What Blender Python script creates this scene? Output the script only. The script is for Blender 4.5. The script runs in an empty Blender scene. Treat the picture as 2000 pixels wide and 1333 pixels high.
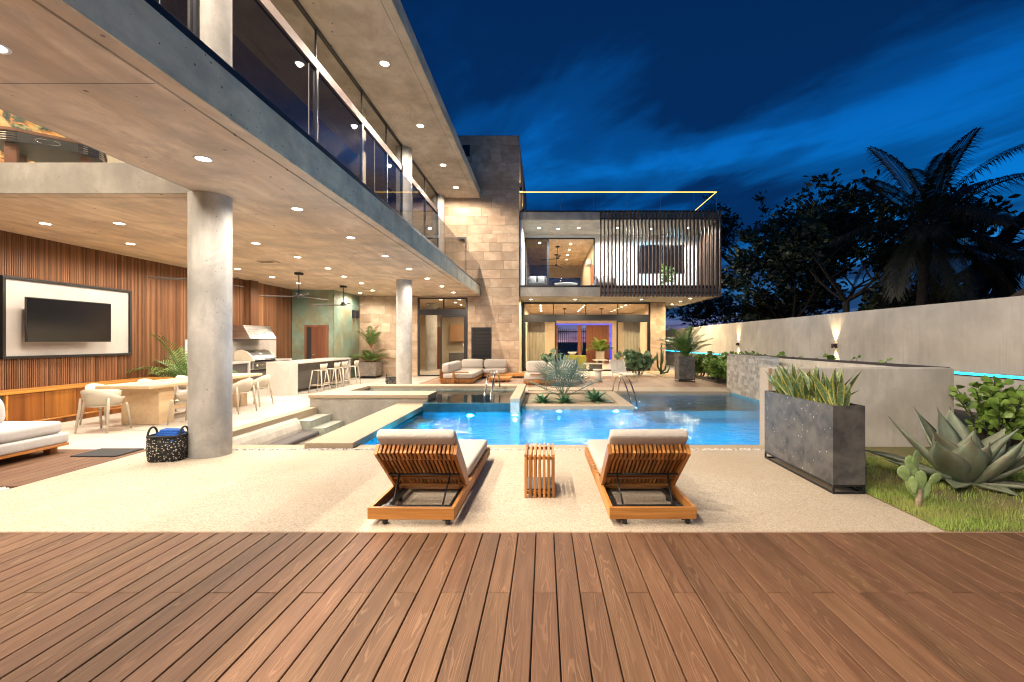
import bpy, math, random
from mathutils import Vector, Matrix, Euler
R = random.Random(7)
sc = bpy.context.scene
C = sc.collection
PI = math.pi
rad = math.radians

# ------------------------------------------------------------------ camera
cam = bpy.data.cameras.new('camera')
camo = bpy.data.objects.new('camera', cam)
C.objects.link(camo)
camo.location = (0, 0, 1.57)
camo.rotation_euler = (rad(90), 0, 0)
cam.sensor_width = 36
cam.lens = 16.0
cam.shift_x = -0.0315
cam.shift_y = 0.0
cam.clip_start = 0.05
cam.clip_end = 2000
sc.camera = camo

# ------------------------------------------------------------------ view / sampling
sc.view_settings.view_transform = 'Standard'
sc.view_settings.look = 'None'
sc.view_settings.exposure = 0.25
sc.view_settings.gamma = 1.0
sc.render.engine = 'CYCLES'
cy = sc.cycles
cy.use_denoising = True
try:
    cy.denoiser = 'OPENIMAGEDENOISE'
    cy.denoising_input_passes = 'RGB_ALBEDO_NORMAL'
    cy.denoising_prefilter = 'ACCURATE'
except Exception:
    pass
cy.filter_width = 1.15
cy.max_bounces = 9
cy.diffuse_bounces = 6
cy.glossy_bounces = 4
cy.transmission_bounces = 8
cy.transparent_max_bounces = 16
cy.sample_clamp_indirect = 4.0
cy.caustics_reflective = False
cy.caustics_refractive = False

# ------------------------------------------------------------------ node helpers
class NT:
    def __init__(s, tree):
        s.t = tree; s.n = tree.nodes; s.l = tree.links
    def add(s, typ, **kw):
        n = s.n.new(typ)
        for k, v in kw.items():
            if k.startswith('i_'):
                key = k[2:]
                n.inputs[int(key) if key.isdigit() else key.replace('_', ' ')].default_value = v
            else:
                setattr(n, k, v)
        return n
    def link(s, a, b): s.l.new(a, b)
    def val(s, x, sock):
        if isinstance(x, (int, float)): sock.default_value = x
        elif isinstance(x, (tuple, list)): sock.default_value = x
        else: s.l.new(x, sock)
    def math(s, op, a, b=0.0, c=None, clamp=False):
        n = s.n.new('ShaderNodeMath'); n.operation = op; n.use_clamp = clamp
        s.val(a, n.inputs[0]); s.val(b, n.inputs[1])
        if c is not None: s.val(c, n.inputs[2])
        return n.outputs[0]
    def ramp(s, fac, stops, interp='LINEAR'):
        n = s.n.new('ShaderNodeValToRGB'); n.color_ramp.interpolation = interp
        e = n.color_ramp.elements
        while len(e) < len(stops): e.new(0.5)
        for i, (p, c) in enumerate(stops):
            e[i].position = p; e[i].color = (c[0], c[1], c[2], 1) if not isinstance(c, (int, float)) else (c, c, c, 1)
        s.l.new(fac, n.inputs[0])
        return n.outputs[0]
    def mix(s, fac, a, b, blend='MIX'):
        n = s.n.new('ShaderNodeMix'); n.data_type = 'RGBA'; n.blend_type = blend
        s.val(fac, n.inputs[0])
        for x, k in ((a, 6), (b, 7)):
            if isinstance(x, (tuple, list)): n.inputs[k].default_value = (x[0], x[1], x[2], 1)
            else: s.l.new(x, n.inputs[k])
        return n.outputs[2]
    def noise(s, vec, scale=1.0, detail=4, rough=0.55, dist=0.0):
        n = s.n.new('ShaderNodeTexNoise')
        n.inputs['Scale'].default_value = scale; n.inputs['Detail'].default_value = detail
        n.inputs['Roughness'].default_value = rough; n.inputs['Distortion'].default_value = dist
        if vec is not None: s.l.new(vec, n.inputs['Vector'])
        return n.outputs[0]
    def mapping(s, vec, scale=(1, 1, 1), rot=(0, 0, 0), loc=(0, 0, 0)):
        n = s.n.new('ShaderNodeMapping')
        n.inputs['Scale'].default_value = scale; n.inputs['Rotation'].default_value = rot; n.inputs['Location'].default_value = loc
        s.l.new(vec, n.inputs['Vector'])
        return n.outputs[0]
    def coord(s, which='Object'):
        return s.n.new('ShaderNodeTexCoord').outputs[which]
    def objrand(s):
        return s.n.new('ShaderNodeObjectInfo').outputs['Random']
    def sep(s, v):
        n = s.n.new('ShaderNodeSeparateXYZ'); s.l.new(v, n.inputs[0]); return n.outputs
    def comb(s, x, y, z):
        n = s.n.new('ShaderNodeCombineXYZ')
        for i, q in enumerate((x, y, z)): s.val(q, n.inputs[i])
        return n.outputs[0]

# ------------------------------------------------------------------ dusk sky
world = bpy.data.worlds.new('World'); sc.world = world; world.use_nodes = True
N = NT(world.node_tree); N.n.clear()
d = N.coord('Generated')
dx, dy, dz = N.sep(d)
zz = N.math('MAXIMUM', dz, 0.0)
den = N.math('ADD', zz, 0.10)
px = N.math('DIVIDE', dx, den); py = N.math('DIVIDE', dy, den)
# wind-drawn cloud sheet: stretched along the direction the clouds were drifting
plane = N.comb(px, py, 0.0)
turned = N.mapping(plane, (1, 1, 1), (0, 0, rad(-28)))
m1 = N.mapping(turned, (0.60, 0.34, 1), loc=(1.2, 7.7, 0))
n1 = N.noise(m1, 1.0, 5, 0.52, 1.0)
m2 = N.mapping(turned, (1.5, 0.62, 1), loc=(1.7, 8.4, 3))
n2 = N.noise(m2, 1.3, 6, 0.58, 0.5)
cl = N.math('ADD', N.math('MULTIPLY', n1, 0.62), N.math('MULTIPLY', n2, 0.38))
mask = N.ramp(cl, [(0.43, 0.0), (0.51, 0.40), (0.59, 1)], 'EASE')
sky = N.add('ShaderNodeTexSky', sky_type='NISHITA', sun_disc=False, sun_elevation=rad(-1.5), sun_rotation=rad(-8),
            altitude=0, air_density=1.0, dust_density=0.6, ozone_density=3.0)
clear = N.ramp(zz, [(0.0, (0.40, 0.22, 0.30)), (0.03, (0.17, 0.19, 0.36)), (0.09, (0.03, 0.17, 0.40)), (0.20, (0.0015, 0.145, 0.48)), (0.40, (0.001, 0.085, 0.33)), (0.6, (0.001, 0.045, 0.19)), (1.0, (0.0008, 0.03, 0.13))])
dark = N.ramp(zz, [(0.0, (0.13, 0.07, 0.13)), (0.05, (0.010, 0.04, 0.11)), (0.22, (0.0008, 0.018, 0.075)), (1.0, (0.0005, 0.012, 0.055))])
col = N.mix(mask, dark, clear)
skyc = N.mix(1.0, sky.outputs[0], (0.002, 0.006, 0.015), 'MULTIPLY')
col = N.mix(1.0, col, skyc, 'ADD')
col = N.mix(N.math('GREATER_THAN', dz, -0.01), (0.004, 0.006, 0.012), col)
bg = N.add('ShaderNodeBackground', i_Strength=1.2)
N.link(col, bg.inputs[0])
wo = N.add('ShaderNodeOutputWorld'); N.link(bg.outputs[0], wo.inputs[0])

# last trace of daylight, from the afterglow beyond the house
sun = bpy.data.lights.new('sun', 'SUN'); sun.energy = 0.02; sun.angle = rad(25); sun.color = (0.75, 0.7, 1.0)
suno = bpy.data.objects.new('sun', sun); C.objects.link(suno); suno.rotation_euler = (rad(82), 0, rad(188))

LP = 2.0   # common scale of the lamps' power

# ------------------------------------------------------------------ materials
MATS = {}
def bsdf(name):
    m = bpy.data.materials.new(name); m.use_nodes = True
    N = NT(m.node_tree); b = N.n['Principled BSDF']
    MATS[name] = m
    return m, N, b

def surf(name, c1, c2, scale=(3, 3, 3), rough=0.7, bump=0.0, bscale=None, lo=0.35, hi=0.65, detail=6, rand=0.0, metal=0.0,
         c3=None, s3=1.0, f3=0.5, spec=0.5, coat=0.0, dist=0.0, trans=0.0, bdist=0.01, streak=0.0):
    """two-tone noise surface; optional third large-scale blotch colour, per-object value shift, fine bump"""
    m, N, b = bsdf(name)
    co = N.coord('Object')
    if rand:
        rnd = N.objrand()
        va = N.n.new('ShaderNodeVectorMath'); va.operation = 'ADD'
        N.link(co, va.inputs[0]); N.link(N.comb(N.math('MULTIPLY', rnd, 37.0), N.math('MULTIPLY', rnd, 91.0), N.math('MULTIPLY', rnd, 13.0)), va.inputs[1])
        co = va.outputs[0]
    v = N.mapping(co, scale)
    n = N.noise(v, 1.0, detail, 0.6, dist)
    col = N.ramp(n, [(lo, c1), (hi, c2)])
    if c3:
        n3 = N.noise(co, s3, 5, 0.6, 0.3)
        col = N.mix(N.math('MULTIPLY', N.ramp(n3, [(0.42, 0), (0.68, 1)]), f3), col, c3)
    if streak:
        sk = N.ramp(N.noise(N.mapping(co, (9, 9, 0.5)), 1.0, 6, 0.7, 0.2), [(0.46, 0), (0.62, 1)])
        ck = N.ramp(N.noise(N.mapping(co, (1.3, 1.3, 1.3)), 1.0, 4, 0.6, 0.4), [(0.4, 0), (0.6, 1)])
        col = N.mix(N.math('MULTIPLY', N.math('MULTIPLY', sk, ck), streak), col, tuple(x * 0.45 for x in c1))
    if rand:
        h = N.add('ShaderNodeHueSaturation'); N.link(col, h.inputs['Color'])
        N.val(N.math('MULTIPLY_ADD', rnd, rand * 2, 1 - rand), h.inputs['Value'])
        col = h.outputs[0]
    N.link(col, b.inputs['Base Color'])
    rr = N.math('MULTIPLY_ADD', n, 0.2, rough - 0.1)
    N.link(rr, b.inputs['Roughness'])
    b.inputs['Metallic'].default_value = metal
    b.inputs['Specular IOR Level'].default_value = spec
    b.inputs['Coat Weight'].default_value = coat
    if trans: b.inputs['Transmission Weight'].default_value = trans
    if bump:
        bn = N.noise(N.mapping(co, bscale or scale), 1.0, 6, 0.65)
        bp = N.add('ShaderNodeBump', i_Strength=bump, i_Distance=bdist); N.link(bn, bp.inputs['Height'])
        N.link(bp.outputs[0], b.inputs['Normal'])
    return m

def plain(name, c, rough=0.5, metal=0.0, spec=0.5, coat=0.0):
    m, N, b = bsdf(name)
    b.inputs['Base Color'].default_value = (*c, 1); b.inputs['Roughness'].default_value = rough
    b.inputs['Metallic'].default_value = metal; b.inputs['Specular IOR Level'].default_value = spec
    b.inputs['Coat Weight'].default_value = coat
    return m

def emit(name, c, s):
    m = bpy.data.materials.new(name); m.use_nodes = True; N = NT(m.node_tree); N.n.clear()
    e = N.add('ShaderNodeEmission', i_Strength=s); e.inputs[0].default_value = (*c, 1)
    o = N.add('ShaderNodeOutputMaterial'); N.link(e.outputs[0], o.inputs[0])
    MATS[name] = m; return m

def schlick(N, f0, normal=None):
    """reflectance of a thin sheet, the same from both sides"""
    ge = N.add('ShaderNodeNewGeometry')
    dp = N.n.new('ShaderNodeVectorMath'); dp.operation = 'DOT_PRODUCT'
    N.link(ge.outputs['Incoming'], dp.inputs[0]); N.link(normal or ge.outputs['Normal'], dp.inputs[1])
    c = N.math('SUBTRACT', 1.0, N.math('ABSOLUTE', dp.outputs['Value']), clamp=True)
    return N.math('MULTIPLY_ADD', N.math('POWER', c, 5.0), 1 - f0, f0)

def glass(name, tint=(0.93, 0.95, 0.95), ior=1.5, rough=0.0, boost=1.0):
    """thin architectural pane: straight-through transmission plus fresnel mirror"""
    m = bpy.data.materials.new(name); m.use_nodes = True; N = NT(m.node_tree); N.n.clear()
    f = N.math('MULTIPLY', schlick(N, ((ior - 1) / (ior + 1)) ** 2), boost, clamp=True)
    t = N.add('ShaderNodeBsdfTransparent'); t.inputs[0].default_value = (*tint, 1)
    g = N.add('ShaderNodeBsdfGlossy', i_Roughness=rough)
    mx = N.add('ShaderNodeMixShader'); N.link(f, mx.inputs[0]); N.link(t.outputs[0], mx.inputs[1]); N.link(g.outputs[0], mx.inputs[2])
    o = N.add('ShaderNodeOutputMaterial'); N.link(mx.outputs[0], o.inputs[0])
    MATS[name] = m; return m

def wood(name, c_dark, c_mid, c_light, axis=1, grain=60.0, rough=0.5, line=None, rand=0.15, wav=0.6, bump=0.25, coat=0.0, lamt=0.8):
    """long-grain timber; grain runs along axis (0,1,2); per-object offset so no two pieces match"""
    m, N, b = bsdf(name)
    co = N.coord('Object'); rnd = N.objrand()
    va = N.n.new('ShaderNodeVectorMath'); va.operation = 'ADD'
    N.link(co, va.inputs[0])
    N.link(N.comb(N.math('MULTIPLY', rnd, 31.0), N.math('MULTIPLY', rnd, 57.0), N.math('MULTIPLY', rnd, 23.0)), va.inputs[1])
    cc = va.outputs[0]
    s = [grain, grain, grain]; s[axis] = grain * 0.035
    fine = N.noise(N.mapping(cc, tuple(s)), 1.0, 6, 0.65, 0.3)
    s2 = [grain * 0.16] * 3; s2[axis] = grain * 0.012
    broad = N.noise(N.mapping(cc, tuple(s2)), 1.0, 4, 0.5, wav)
    mixv = N.math('ADD', N.math('MULTIPLY', fine, 0.45), N.math('MULTIPLY', broad, 0.55))
    col = N.ramp(mixv, [(0.33, c_dark), (0.5, c_mid), (0.66, c_light)])
    hgt = fine
    if line:
        # cathedral figure: nested arches along the board, pale embossed lines
        xyz = N.sep(co)
        across = xyz[0] if axis != 0 else xyz[2]
        along = xyz[axis]
        wob = N.noise(N.mapping(cc, tuple([9.0 if i != axis else 1.1 for i in range(3)])), 1.0, 3, 0.5)
        cen = N.math('MULTIPLY_ADD', rnd, 0.05, -0.025)
        ac = N.math('SUBTRACT', across, cen)
        u = N.math('MULTIPLY', N.math('MULTIPLY', ac, ac), 900.0)
        sgn = N.math('MULTIPLY_ADD', N.math('GREATER_THAN', N.math('FRACT', N.math('MULTIPLY', rnd, 7.31)), 0.5), 2.0, -1.0)
        u = N.math('ADD', u, N.math('MULTIPLY', N.math('MULTIPLY', along, sgn), 3.4))
        u = N.math('ADD', u, N.math('MULTIPLY', wob, 7.5))
        u = N.math('ADD', u, N.math('MULTIPLY', rnd, 50.0))
        w = N.math('SINE', N.math('MULTIPLY', u, 6.283 * lamt))
        w = N.ramp(N.math('MULTIPLY_ADD', w, 0.5, 0.5), [(0.72, 0), (0.93, 1)])
        fm = N.ramp(N.noise(N.mapping(cc, tuple([14.0 if i != axis else 2.5 for i in range(3)])), 1.0, 2, 0.5), [(0.38, 0.0), (0.62, 1.0)])
        w = N.math('MULTIPLY', N.math('MULTIPLY', w, fm), 0.42)
        col = N.mix(w, col, line)
        hgt = N.math('ADD', fine, N.math('MULTIPLY', w, 0.8))
    h = N.add('ShaderNodeHueSaturation'); N.link(col, h.inputs['Color'])
    N.val(N.math('MULTIPLY_ADD', rnd, rand * 2, 1 - rand), h.inputs['Value'])
    N.val(N.math('MULTIPLY_ADD', N.math('FRACT', N.math('MULTIPLY', rnd, 13.7)), 0.007, 0.4975), h.inputs['Hue'])
    N.link(h.outputs[0], b.inputs['Base Color'])
    N.link(N.math('MULTIPLY_ADD', fine, 0.25, rough - 0.12), b.inputs['Roughness'])
    b.inputs['Coat Weight'].default_value = coat
    b.inputs['Specular IOR Level'].default_value = 0.3
    bp = N.add('ShaderNodeBump', i_Strength=bump, i_Distance=0.004); N.link(hgt, bp.inputs['Height'])
    N.link(bp.outputs[0], b.inputs['Normal'])
    return m

surf('concrete', (0.30, 0.275, 0.235), (0.45, 0.415, 0.355), (2.2, 2.2, 1.2), 0.75, 0.25, (30, 30, 30), c3=(0.22, 0.205, 0.18), s3=1.1, f3=0.5)
surf('concrete_column', (0.33, 0.32, 0.295), (0.54, 0.52, 0.48), (4.0, 4.0, 1.3), 0.6, 0.2, (25, 25, 12), c3=(0.25, 0.245, 0.225), s3=1.7, f3=0.7, lo=.3, hi=.7)
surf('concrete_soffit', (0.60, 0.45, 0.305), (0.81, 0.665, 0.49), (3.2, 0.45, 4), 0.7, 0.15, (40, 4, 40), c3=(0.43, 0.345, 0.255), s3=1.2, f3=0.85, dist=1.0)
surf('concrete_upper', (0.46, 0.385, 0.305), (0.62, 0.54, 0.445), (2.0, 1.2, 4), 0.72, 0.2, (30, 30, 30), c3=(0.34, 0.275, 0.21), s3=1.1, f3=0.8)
surf('concrete_fascia', (0.56, 0.52, 0.365), (0.73, 0.685, 0.51), (4, 1.2, 4), 0.75, 0.5, (22, 22, 22), c3=(0.24, 0.24, 0.20), s3=2.3, f3=0.5)
surf('garden_wall_render', (0.42, 0.38, 0.33), (0.58, 0.535, 0.47), (1.4, 1.0, 0.8), 0.8, 0.2, (18, 18, 5), c3=(0.36, 0.33, 0.29), s3=0.9, f3=0.75, streak=0.22)
surf('beige_render', (0.56, 0.51, 0.43), (0.68, 0.63, 0.545), (3.5, 3.5, 1.6), 0.8, 0.25, (26, 26, 26), c3=(0.44, 0.385, 0.31), s3=2.0, f3=0.65, streak=0.2)
surf('white_plaster', (0.68, 0.67, 0.64), (0.74, 0.73, 0.71), (2, 2, 2), 0.8)
surf('panel_linen', (0.40, 0.365, 0.33), (0.46, 0.42, 0.385), (2, 2, 2), 0.85)
surf('sandstone_coping', (0.31, 0.23, 0.145), (0.45, 0.355, 0.245), (60, 60, 60), 0.75, 0.3, (90, 90, 90), c3=(0.40, 0.31, 0.20), s3=2.0, f3=0.4)
surf('porcelain_floor', (0.53, 0.475, 0.405), (0.61, 0.56, 0.49), (0.8, 3.2, 1), 0.30, c3=(0.46, 0.405, 0.335), s3=0.7, f3=0.4)
surf('stone_tile', (0.38, 0.265, 0.17), (0.56, 0.43, 0.305), (1.1, 3, 2.4), 0.7, 0.25, (6, 20, 40), rand=0.19, c3=(0.29, 0.18, 0.11), s3=1.5, f3=0.65, dist=0.8)
plain('mortar', (0.20, 0.155, 0.11), 0.9)
surf('patina_panel', (0.11, 0.20, 0.165), (0.27, 0.345, 0.255), (1.3, 1.3, 1.0), 0.5, 0.08, (12, 12, 12), c3=(0.22, 0.155, 0.06), s3=1.7, f3=0.8, dist=0.8, lo=0.3, hi=0.7, rand=0.08)
surf('marble', (0.50, 0.465, 0.41), (0.57, 0.535, 0.49), (2.2, 2.2, 0.9), 0.22, c3=(0.58, 0.52, 0.45), s3=1.2, f3=0.35, dist=1.5)
surf('chair_shell', (0.50, 0.44, 0.34), (0.55, 0.485, 0.38), (5, 5, 5), 0.45)
surf('cushion_fabric', (0.42, 0.375, 0.325), (0.50, 0.45, 0.395), (120, 120, 120), 0.95, 0.45, (8, 8, 8), spec=0.2, bdist=0.03)
surf('pale_fabric', (0.50, 0.48, 0.465), (0.57, 0.55, 0.53), (90, 90, 90), 0.95, 0.3, (200, 200, 200), spec=0.2, bdist=0.004)
surf('grey_fabric', (0.10, 0.09, 0.09), (0.14, 0.13, 0.125), (90, 90, 90), 0.95, 0.3, (200, 200, 200), spec=0.2, bdist=0.004)
surf('green_fabric', (0.22, 0.21, 0.03), (0.28, 0.26, 0.05), (60, 60, 60), 0.95, spec=0.2)
surf('black_planter', (0.050, 0.049, 0.048), (0.12, 0.113, 0.105), (3, 3, 4), 0.65, 0.1, (20, 20, 20), spec=0.2, c3=(0.17, 0.15, 0.13), s3=7.0, f3=0.45, dist=0.6)
surf('grey_planter', (0.16, 0.13, 0.105), (0.26, 0.215, 0.175), (5, 5, 9), 0.75, 0.3, (24, 24, 24), c3=(0.12, 0.11, 0.10), s3=3, f3=0.5)
plain('black_metal', (0.016, 0.016, 0.017), 0.42, 0.3)
plain('louvre_grey', (0.10, 0.10, 0.105), 0.4, 0.3)
plain('dark_frame', (0.030, 0.030, 0.033), 0.38, 0.4)
plain('bronze_frame', (0.05, 0.036, 0.032), 0.6, 0.0, 0.3)
plain('seal_grey', (0.16, 0.16, 0.16), 0.6)
surf('brushed_steel', (0.48, 0.46, 0.43), (0.62, 0.60, 0.57), (2, 2, 60), 0.3, metal=1.0)
plain('chrome', (0.75, 0.76, 0.78), 0.08, 1.0)
plain('black_rubber', (0.018, 0.018, 0.019), 0.75)
plain('cabinet_dark', (0.085, 0.077, 0.07), 0.5)
plain('white_plastic', (0.72, 0.71, 0.69), 0.4)
plain('tv_screen', (0.006, 0.006, 0.007), 0.12, 0.0, 0.6)
plain('tv_body', (0.02, 0.02, 0.021), 0.35)
glass('clear_glass')
glass('railing_glass', (0.50, 0.49, 0.49), 1.5, 0.0, 1.25)
glass('dark_glass', (0.22, 0.225, 0.24), 1.6, 0.0, 1.8)
glass('roof_rail_glass', (0.80, 0.86, 0.92), 1.5)
wood('deck_board', (0.080, 0.036, 0.017), (0.122, 0.059, 0.029), (0.168, 0.086, 0.045), 1, 75, 0.66, (0.27, 0.15, 0.085), 0.12, 0.5, 0.5, lamt=1.1)
wood('deck_far', (0.20, 0.125, 0.085), (0.27, 0.17, 0.115), (0.33, 0.215, 0.15), 1, 40, 0.6, None, 0.15, 0.5, 0.3)
wood('teak_x', (0.26, 0.095, 0.022), (0.40, 0.165, 0.042), (0.53, 0.255, 0.075), 0, 45, 0.45, None, 0.32, 1.2, 0.15)
wood('teak_y', (0.26, 0.095, 0.022), (0.40, 0.165, 0.042), (0.53, 0.255, 0.075), 1, 45, 0.45, None, 0.32, 1.2, 0.15)
wood('teak_z', (0.24, 0.085, 0.022), (0.36, 0.145, 0.040), (0.50, 0.23, 0.070), 2, 45, 0.45, None, 0.32, 1.2, 0.15)
wood('walnut_slat', (0.105, 0.044, 0.019), (0.17, 0.075, 0.033), (0.25, 0.118, 0.055), 2, 30, 0.5, None, 0.35, 0.6, 0.15)
wood('screen_slat', (0.085, 0.048, 0.032), (0.125, 0.073, 0.050), (0.17, 0.10, 0.07), 2, 30, 0.55, None, 0.15, 0.5, 0.15)
wood('sideboard_wood', (0.085, 0.024, 0.005), (0.24, 0.080, 0.013), (0.42, 0.165, 0.03), 2, 7, 0.4, None, 0.10, 2.5, 0.1, 0.15)
wood('sideboard_top', (0.36, 0.14, 0.025), (0.45, 0.19, 0.035), (0.56, 0.26, 0.05), 1, 20, 0.35, None, 0.05, 1.5, 0.1, 0.15)
wood('door_wood', (0.12, 0.042, 0.022), (0.175, 0.066, 0.034), (0.23, 0.095, 0.05), 2, 20, 0.5, None, 0.1, 1, 0.1)
wood('pale_wood', (0.50, 0.34, 0.19), (0.58, 0.42, 0.255), (0.64, 0.49, 0.32), 1, 18, 0.55, None, 0.05, 1, 0.08)
surf('sand_soil', (0.30, 0.21, 0.13), (0.46, 0.35, 0.24), (45, 45, 45), 0.95, 0.6, (60, 60, 60))
surf('dark_soil', (0.055, 0.04, 0.028), (0.10, 0.075, 0.05), (25, 25, 25), 0.95, 0.6, (40, 40, 40))
surf('ground_earth', (0.05, 0.045, 0.032), (0.08, 0.07, 0.05), (0.5, 0.5, 0.5), 0.95)
surf('lawn_soil', (0.13, 0.13, 0.04), (0.20, 0.19, 0.065), (12, 12, 12), 0.95, 0.5, (40, 40, 40), c3=(0.24, 0.165, 0.09), s3=1.6, f3=0.7)
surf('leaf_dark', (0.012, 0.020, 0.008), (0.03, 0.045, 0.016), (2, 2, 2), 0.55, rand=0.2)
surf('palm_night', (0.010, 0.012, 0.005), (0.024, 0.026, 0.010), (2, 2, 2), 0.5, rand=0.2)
surf('bark', (0.025, 0.02, 0.016), (0.05, 0.042, 0.034), (6, 6, 20), 0.9, 0.5)
surf('leaf_clusia', (0.10, 0.20, 0.03), (0.24, 0.35, 0.07), (9, 9, 9), 0.38, rand=0.15, lo=0.3, hi=0.7)
surf('leaf_palm', (0.045, 0.115, 0.022), (0.12, 0.22, 0.05), (7, 7, 7), 0.42, rand=0.12)
surf('leaf_monstera', (0.06, 0.13, 0.06), (0.16, 0.25, 0.13), (8, 8, 8), 0.4, rand=0.12)
surf('leaf_bluepalm', (0.085, 0.135, 0.095), (0.17, 0.235, 0.17), (6, 6, 6), 0.5, rand=0.1)
surf('leaf_bromeliad', (0.05, 0.13, 0.055), (0.12, 0.25, 0.12), (10, 10, 3), 0.42, rand=0.12)
surf('leaf_agave', (0.145, 0.185, 0.115), (0.27, 0.315, 0.215), (7, 7, 2.2), 0.55, 0.25, (30, 30, 8), c3=(0.20, 0.165, 0.105), s3=4.5, f3=0.75)
surf('cactus_skin', (0.16, 0.27, 0.07), (0.28, 0.40, 0.13), (9, 9, 9), 0.55, 0.6, (70, 70, 70), c3=(0.36, 0.38, 0.22), s3=30, f3=0.7)
surf('cactus_green', (0.035, 0.075, 0.03), (0.06, 0.11, 0.045), (9, 9, 9), 0.6)
surf('red_stem', (0.30, 0.05, 0.02), (0.22, 0.13, 0.03), (6, 6, 2), 0.5)
surf('thatch', (0.09, 0.065, 0.045), (0.16, 0.12, 0.09), (6, 6, 40), 0.95, 0.8, (10, 10, 60))
surf('mosaic_tile', (0.30, 0.255, 0.20), (0.44, 0.395, 0.33), (8, 8, 8), 0.45, 0.1, (40, 40, 40), rand=0.28)
surf('step_tile', (0.34, 0.36, 0.30), (0.46, 0.475, 0.405), (5, 5, 5), 0.4, rand=0.12)
surf('pool_tile', (0.06, 0.21, 0.28), (0.13, 0.33, 0.40), (4, 4, 4), 0.35, rand=0.1)
surf('pool_stone', (0.16, 0.17, 0.165), (0.24, 0.25, 0.24), (4, 4, 4), 0.5)
surf('pebble_white', (0.60, 0.58, 0.54), (0.76, 0.74, 0.70), (30, 30, 30), 0.6, rand=0.1)
surf('blue_towel', (0.008, 0.06, 0.30), (0.02, 0.12, 0.45), (40, 40, 40), 0.95, 0.4, (80, 80, 80))
surf('interior_wall', (0.50, 0.42, 0.30), (0.58, 0.50, 0.37), (1.5, 1.5, 1.5), 0.8)
plain('cream_basket', (0.62, 0.58, 0.50), 0.8)
plain('interior_cabinet', (0.36, 0.20, 0.09), 0.5)
plain('orange_art', (0.55, 0.13, 0.03), 0.6)
emit('lamp_lens', (1.0, 0.86, 0.68), 30.0)
emit('lamp_lens_blue', (0.45, 0.8, 1.0), 14.0)
emit('led_cyan', (0.02, 0.62, 0.95), 6.0)
emit('led_gold', (1.0, 0.62, 0.10), 3.0)
emit('led_purple', (0.08, 0.07, 1.0), 2.6)
emit('pool_lens', (0.35, 0.75, 1.0), 3.0)
emit('pool_lens_bright', (0.75, 0.92, 1.0), 30.0)
emit('sconce_lens', (1.0, 0.78, 0.36), 14.0)

# pebble-wash terrace: fine exposed aggregate
m, N, b = bsdf('pebble_wash')
co = N.coord('Object')
vo = N.add('ShaderNodeTexVoronoi', i_Scale=115.0); N.link(co, vo.inputs['Vector'])
big = N.noise(co, 0.55, 5, 0.6, 0.6); fine = N.noise(co, 190.0, 3, 0.6)
sp = N.sep(vo.outputs['Color'])
v = N.math('ADD', N.math('MULTIPLY', sp[0], 0.55), N.math('MULTIPLY', fine, 0.45))
col = N.ramp(v, [(0.15, (0.24, 0.18, 0.12)), (0.38, (0.42, 0.345, 0.255)), (0.70, (0.50, 0.43, 0.335)), (0.95, (0.62, 0.56, 0.47))])
col = N.mix(N.math('MULTIPLY', N.ramp(big, [(0.45, 0), (0.7, 1)]), 0.5), col, (0.36, 0.27, 0.17))
N.link(col, b.inputs['Base Color']); b.inputs['Roughness'].default_value = 0.8
bp = N.add('ShaderNodeBump', i_Strength=0.5, i_Distance=0.003); N.link(vo.outputs['Distance'], bp.inputs['Height']); N.link(bp.outputs[0], b.inputs['Normal'])

# snake-plant leaf: yellow margins, banded green middle (uses the leaf's own uv)
m, N, b = bsdf('leaf_snake')
uv = N.coord('UV'); u_, v_, _ = N.sep(uv)
e = N.math('ABSOLUTE', N.math('SUBTRACT', u_, 0.5))
band = N.noise(N.mapping(uv, (2.5, 16, 1)), 1.0, 4, 0.7, 0.8)
g = N.ramp(band, [(0.38, (0.05, 0.10, 0.035)), (0.62, (0.19, 0.27, 0.11))])
col = N.mix(N.ramp(e, [(0.385, 0), (0.43, 1)]), g, (0.52, 0.46, 0.10))
N.link(col, b.inputs['Base Color']); b.inputs['Roughness'].default_value = 0.42

# abstract canvas in the upstairs room
m, N, b = bsdf('abstract_canvas')
co = N.coord('Object')
n1 = N.noise(N.mapping(co, (2, 2.2, 3.4)), 1.0, 7, 0.62, 1.6)
n2 = N.noise(N.mapping(co, (2, 1.5, 2.0), loc=(4, 7, 2)), 1.0, 5, 0.6, 1.2)
c1 = N.ramp(n1, [(0.36, (0.008, 0.012, 0.010)), (0.46, (0.035, 0.06, 0.03)), (0.53, (0.52, 0.17, 0.02)), (0.60, (0.62, 0.40, 0.12)), (0.70, (0.03, 0.05, 0.03))])
c2 = N.ramp(n2, [(0.4, (0.02, 0.03, 0.02)), (0.6, (0.40, 0.38, 0.16))])
N.link(N.mix(N.ramp(n2, [(0.5, 0), (0.62, 0.7)]), c1, c2), b.inputs['Base Color']); b.inputs['Roughness'].default_value = 0.5

# basket weave, black with cream stitches
m, N, b = bsdf('basket_weave')
co = N.coord('Object')
vo = N.add('ShaderNodeTexVoronoi', i_Scale=46.0); N.link(N.mapping(co, (1, 1, 1.5)), vo.inputs['Vector'])
sp = N.sep(vo.outputs['Color'])
k = N.math('MULTIPLY', N.math('GREATER_THAN', sp[0], 0.55), N.math('LESS_THAN', vo.outputs['Distance'], 0.40))
N.link(N.mix(k, (0.014, 0.013, 0.012), (0.60, 0.55, 0.46)), b.inputs['Base Color']); b.inputs['Roughness'].default_value = 0.85
bp = N.add('ShaderNodeBump', i_Strength=1.0, i_Distance=0.012); N.link(vo.outputs['Distance'], bp.inputs['Height']); bp.invert = True
N.link(bp.outputs[0], b.inputs['Normal'])

# doormat
surf('coir_black', (0.018, 0.018, 0.019), (0.05, 0.05, 0.052), (140, 140, 140), 0.95, 0.8, (220, 220, 220))

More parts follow.
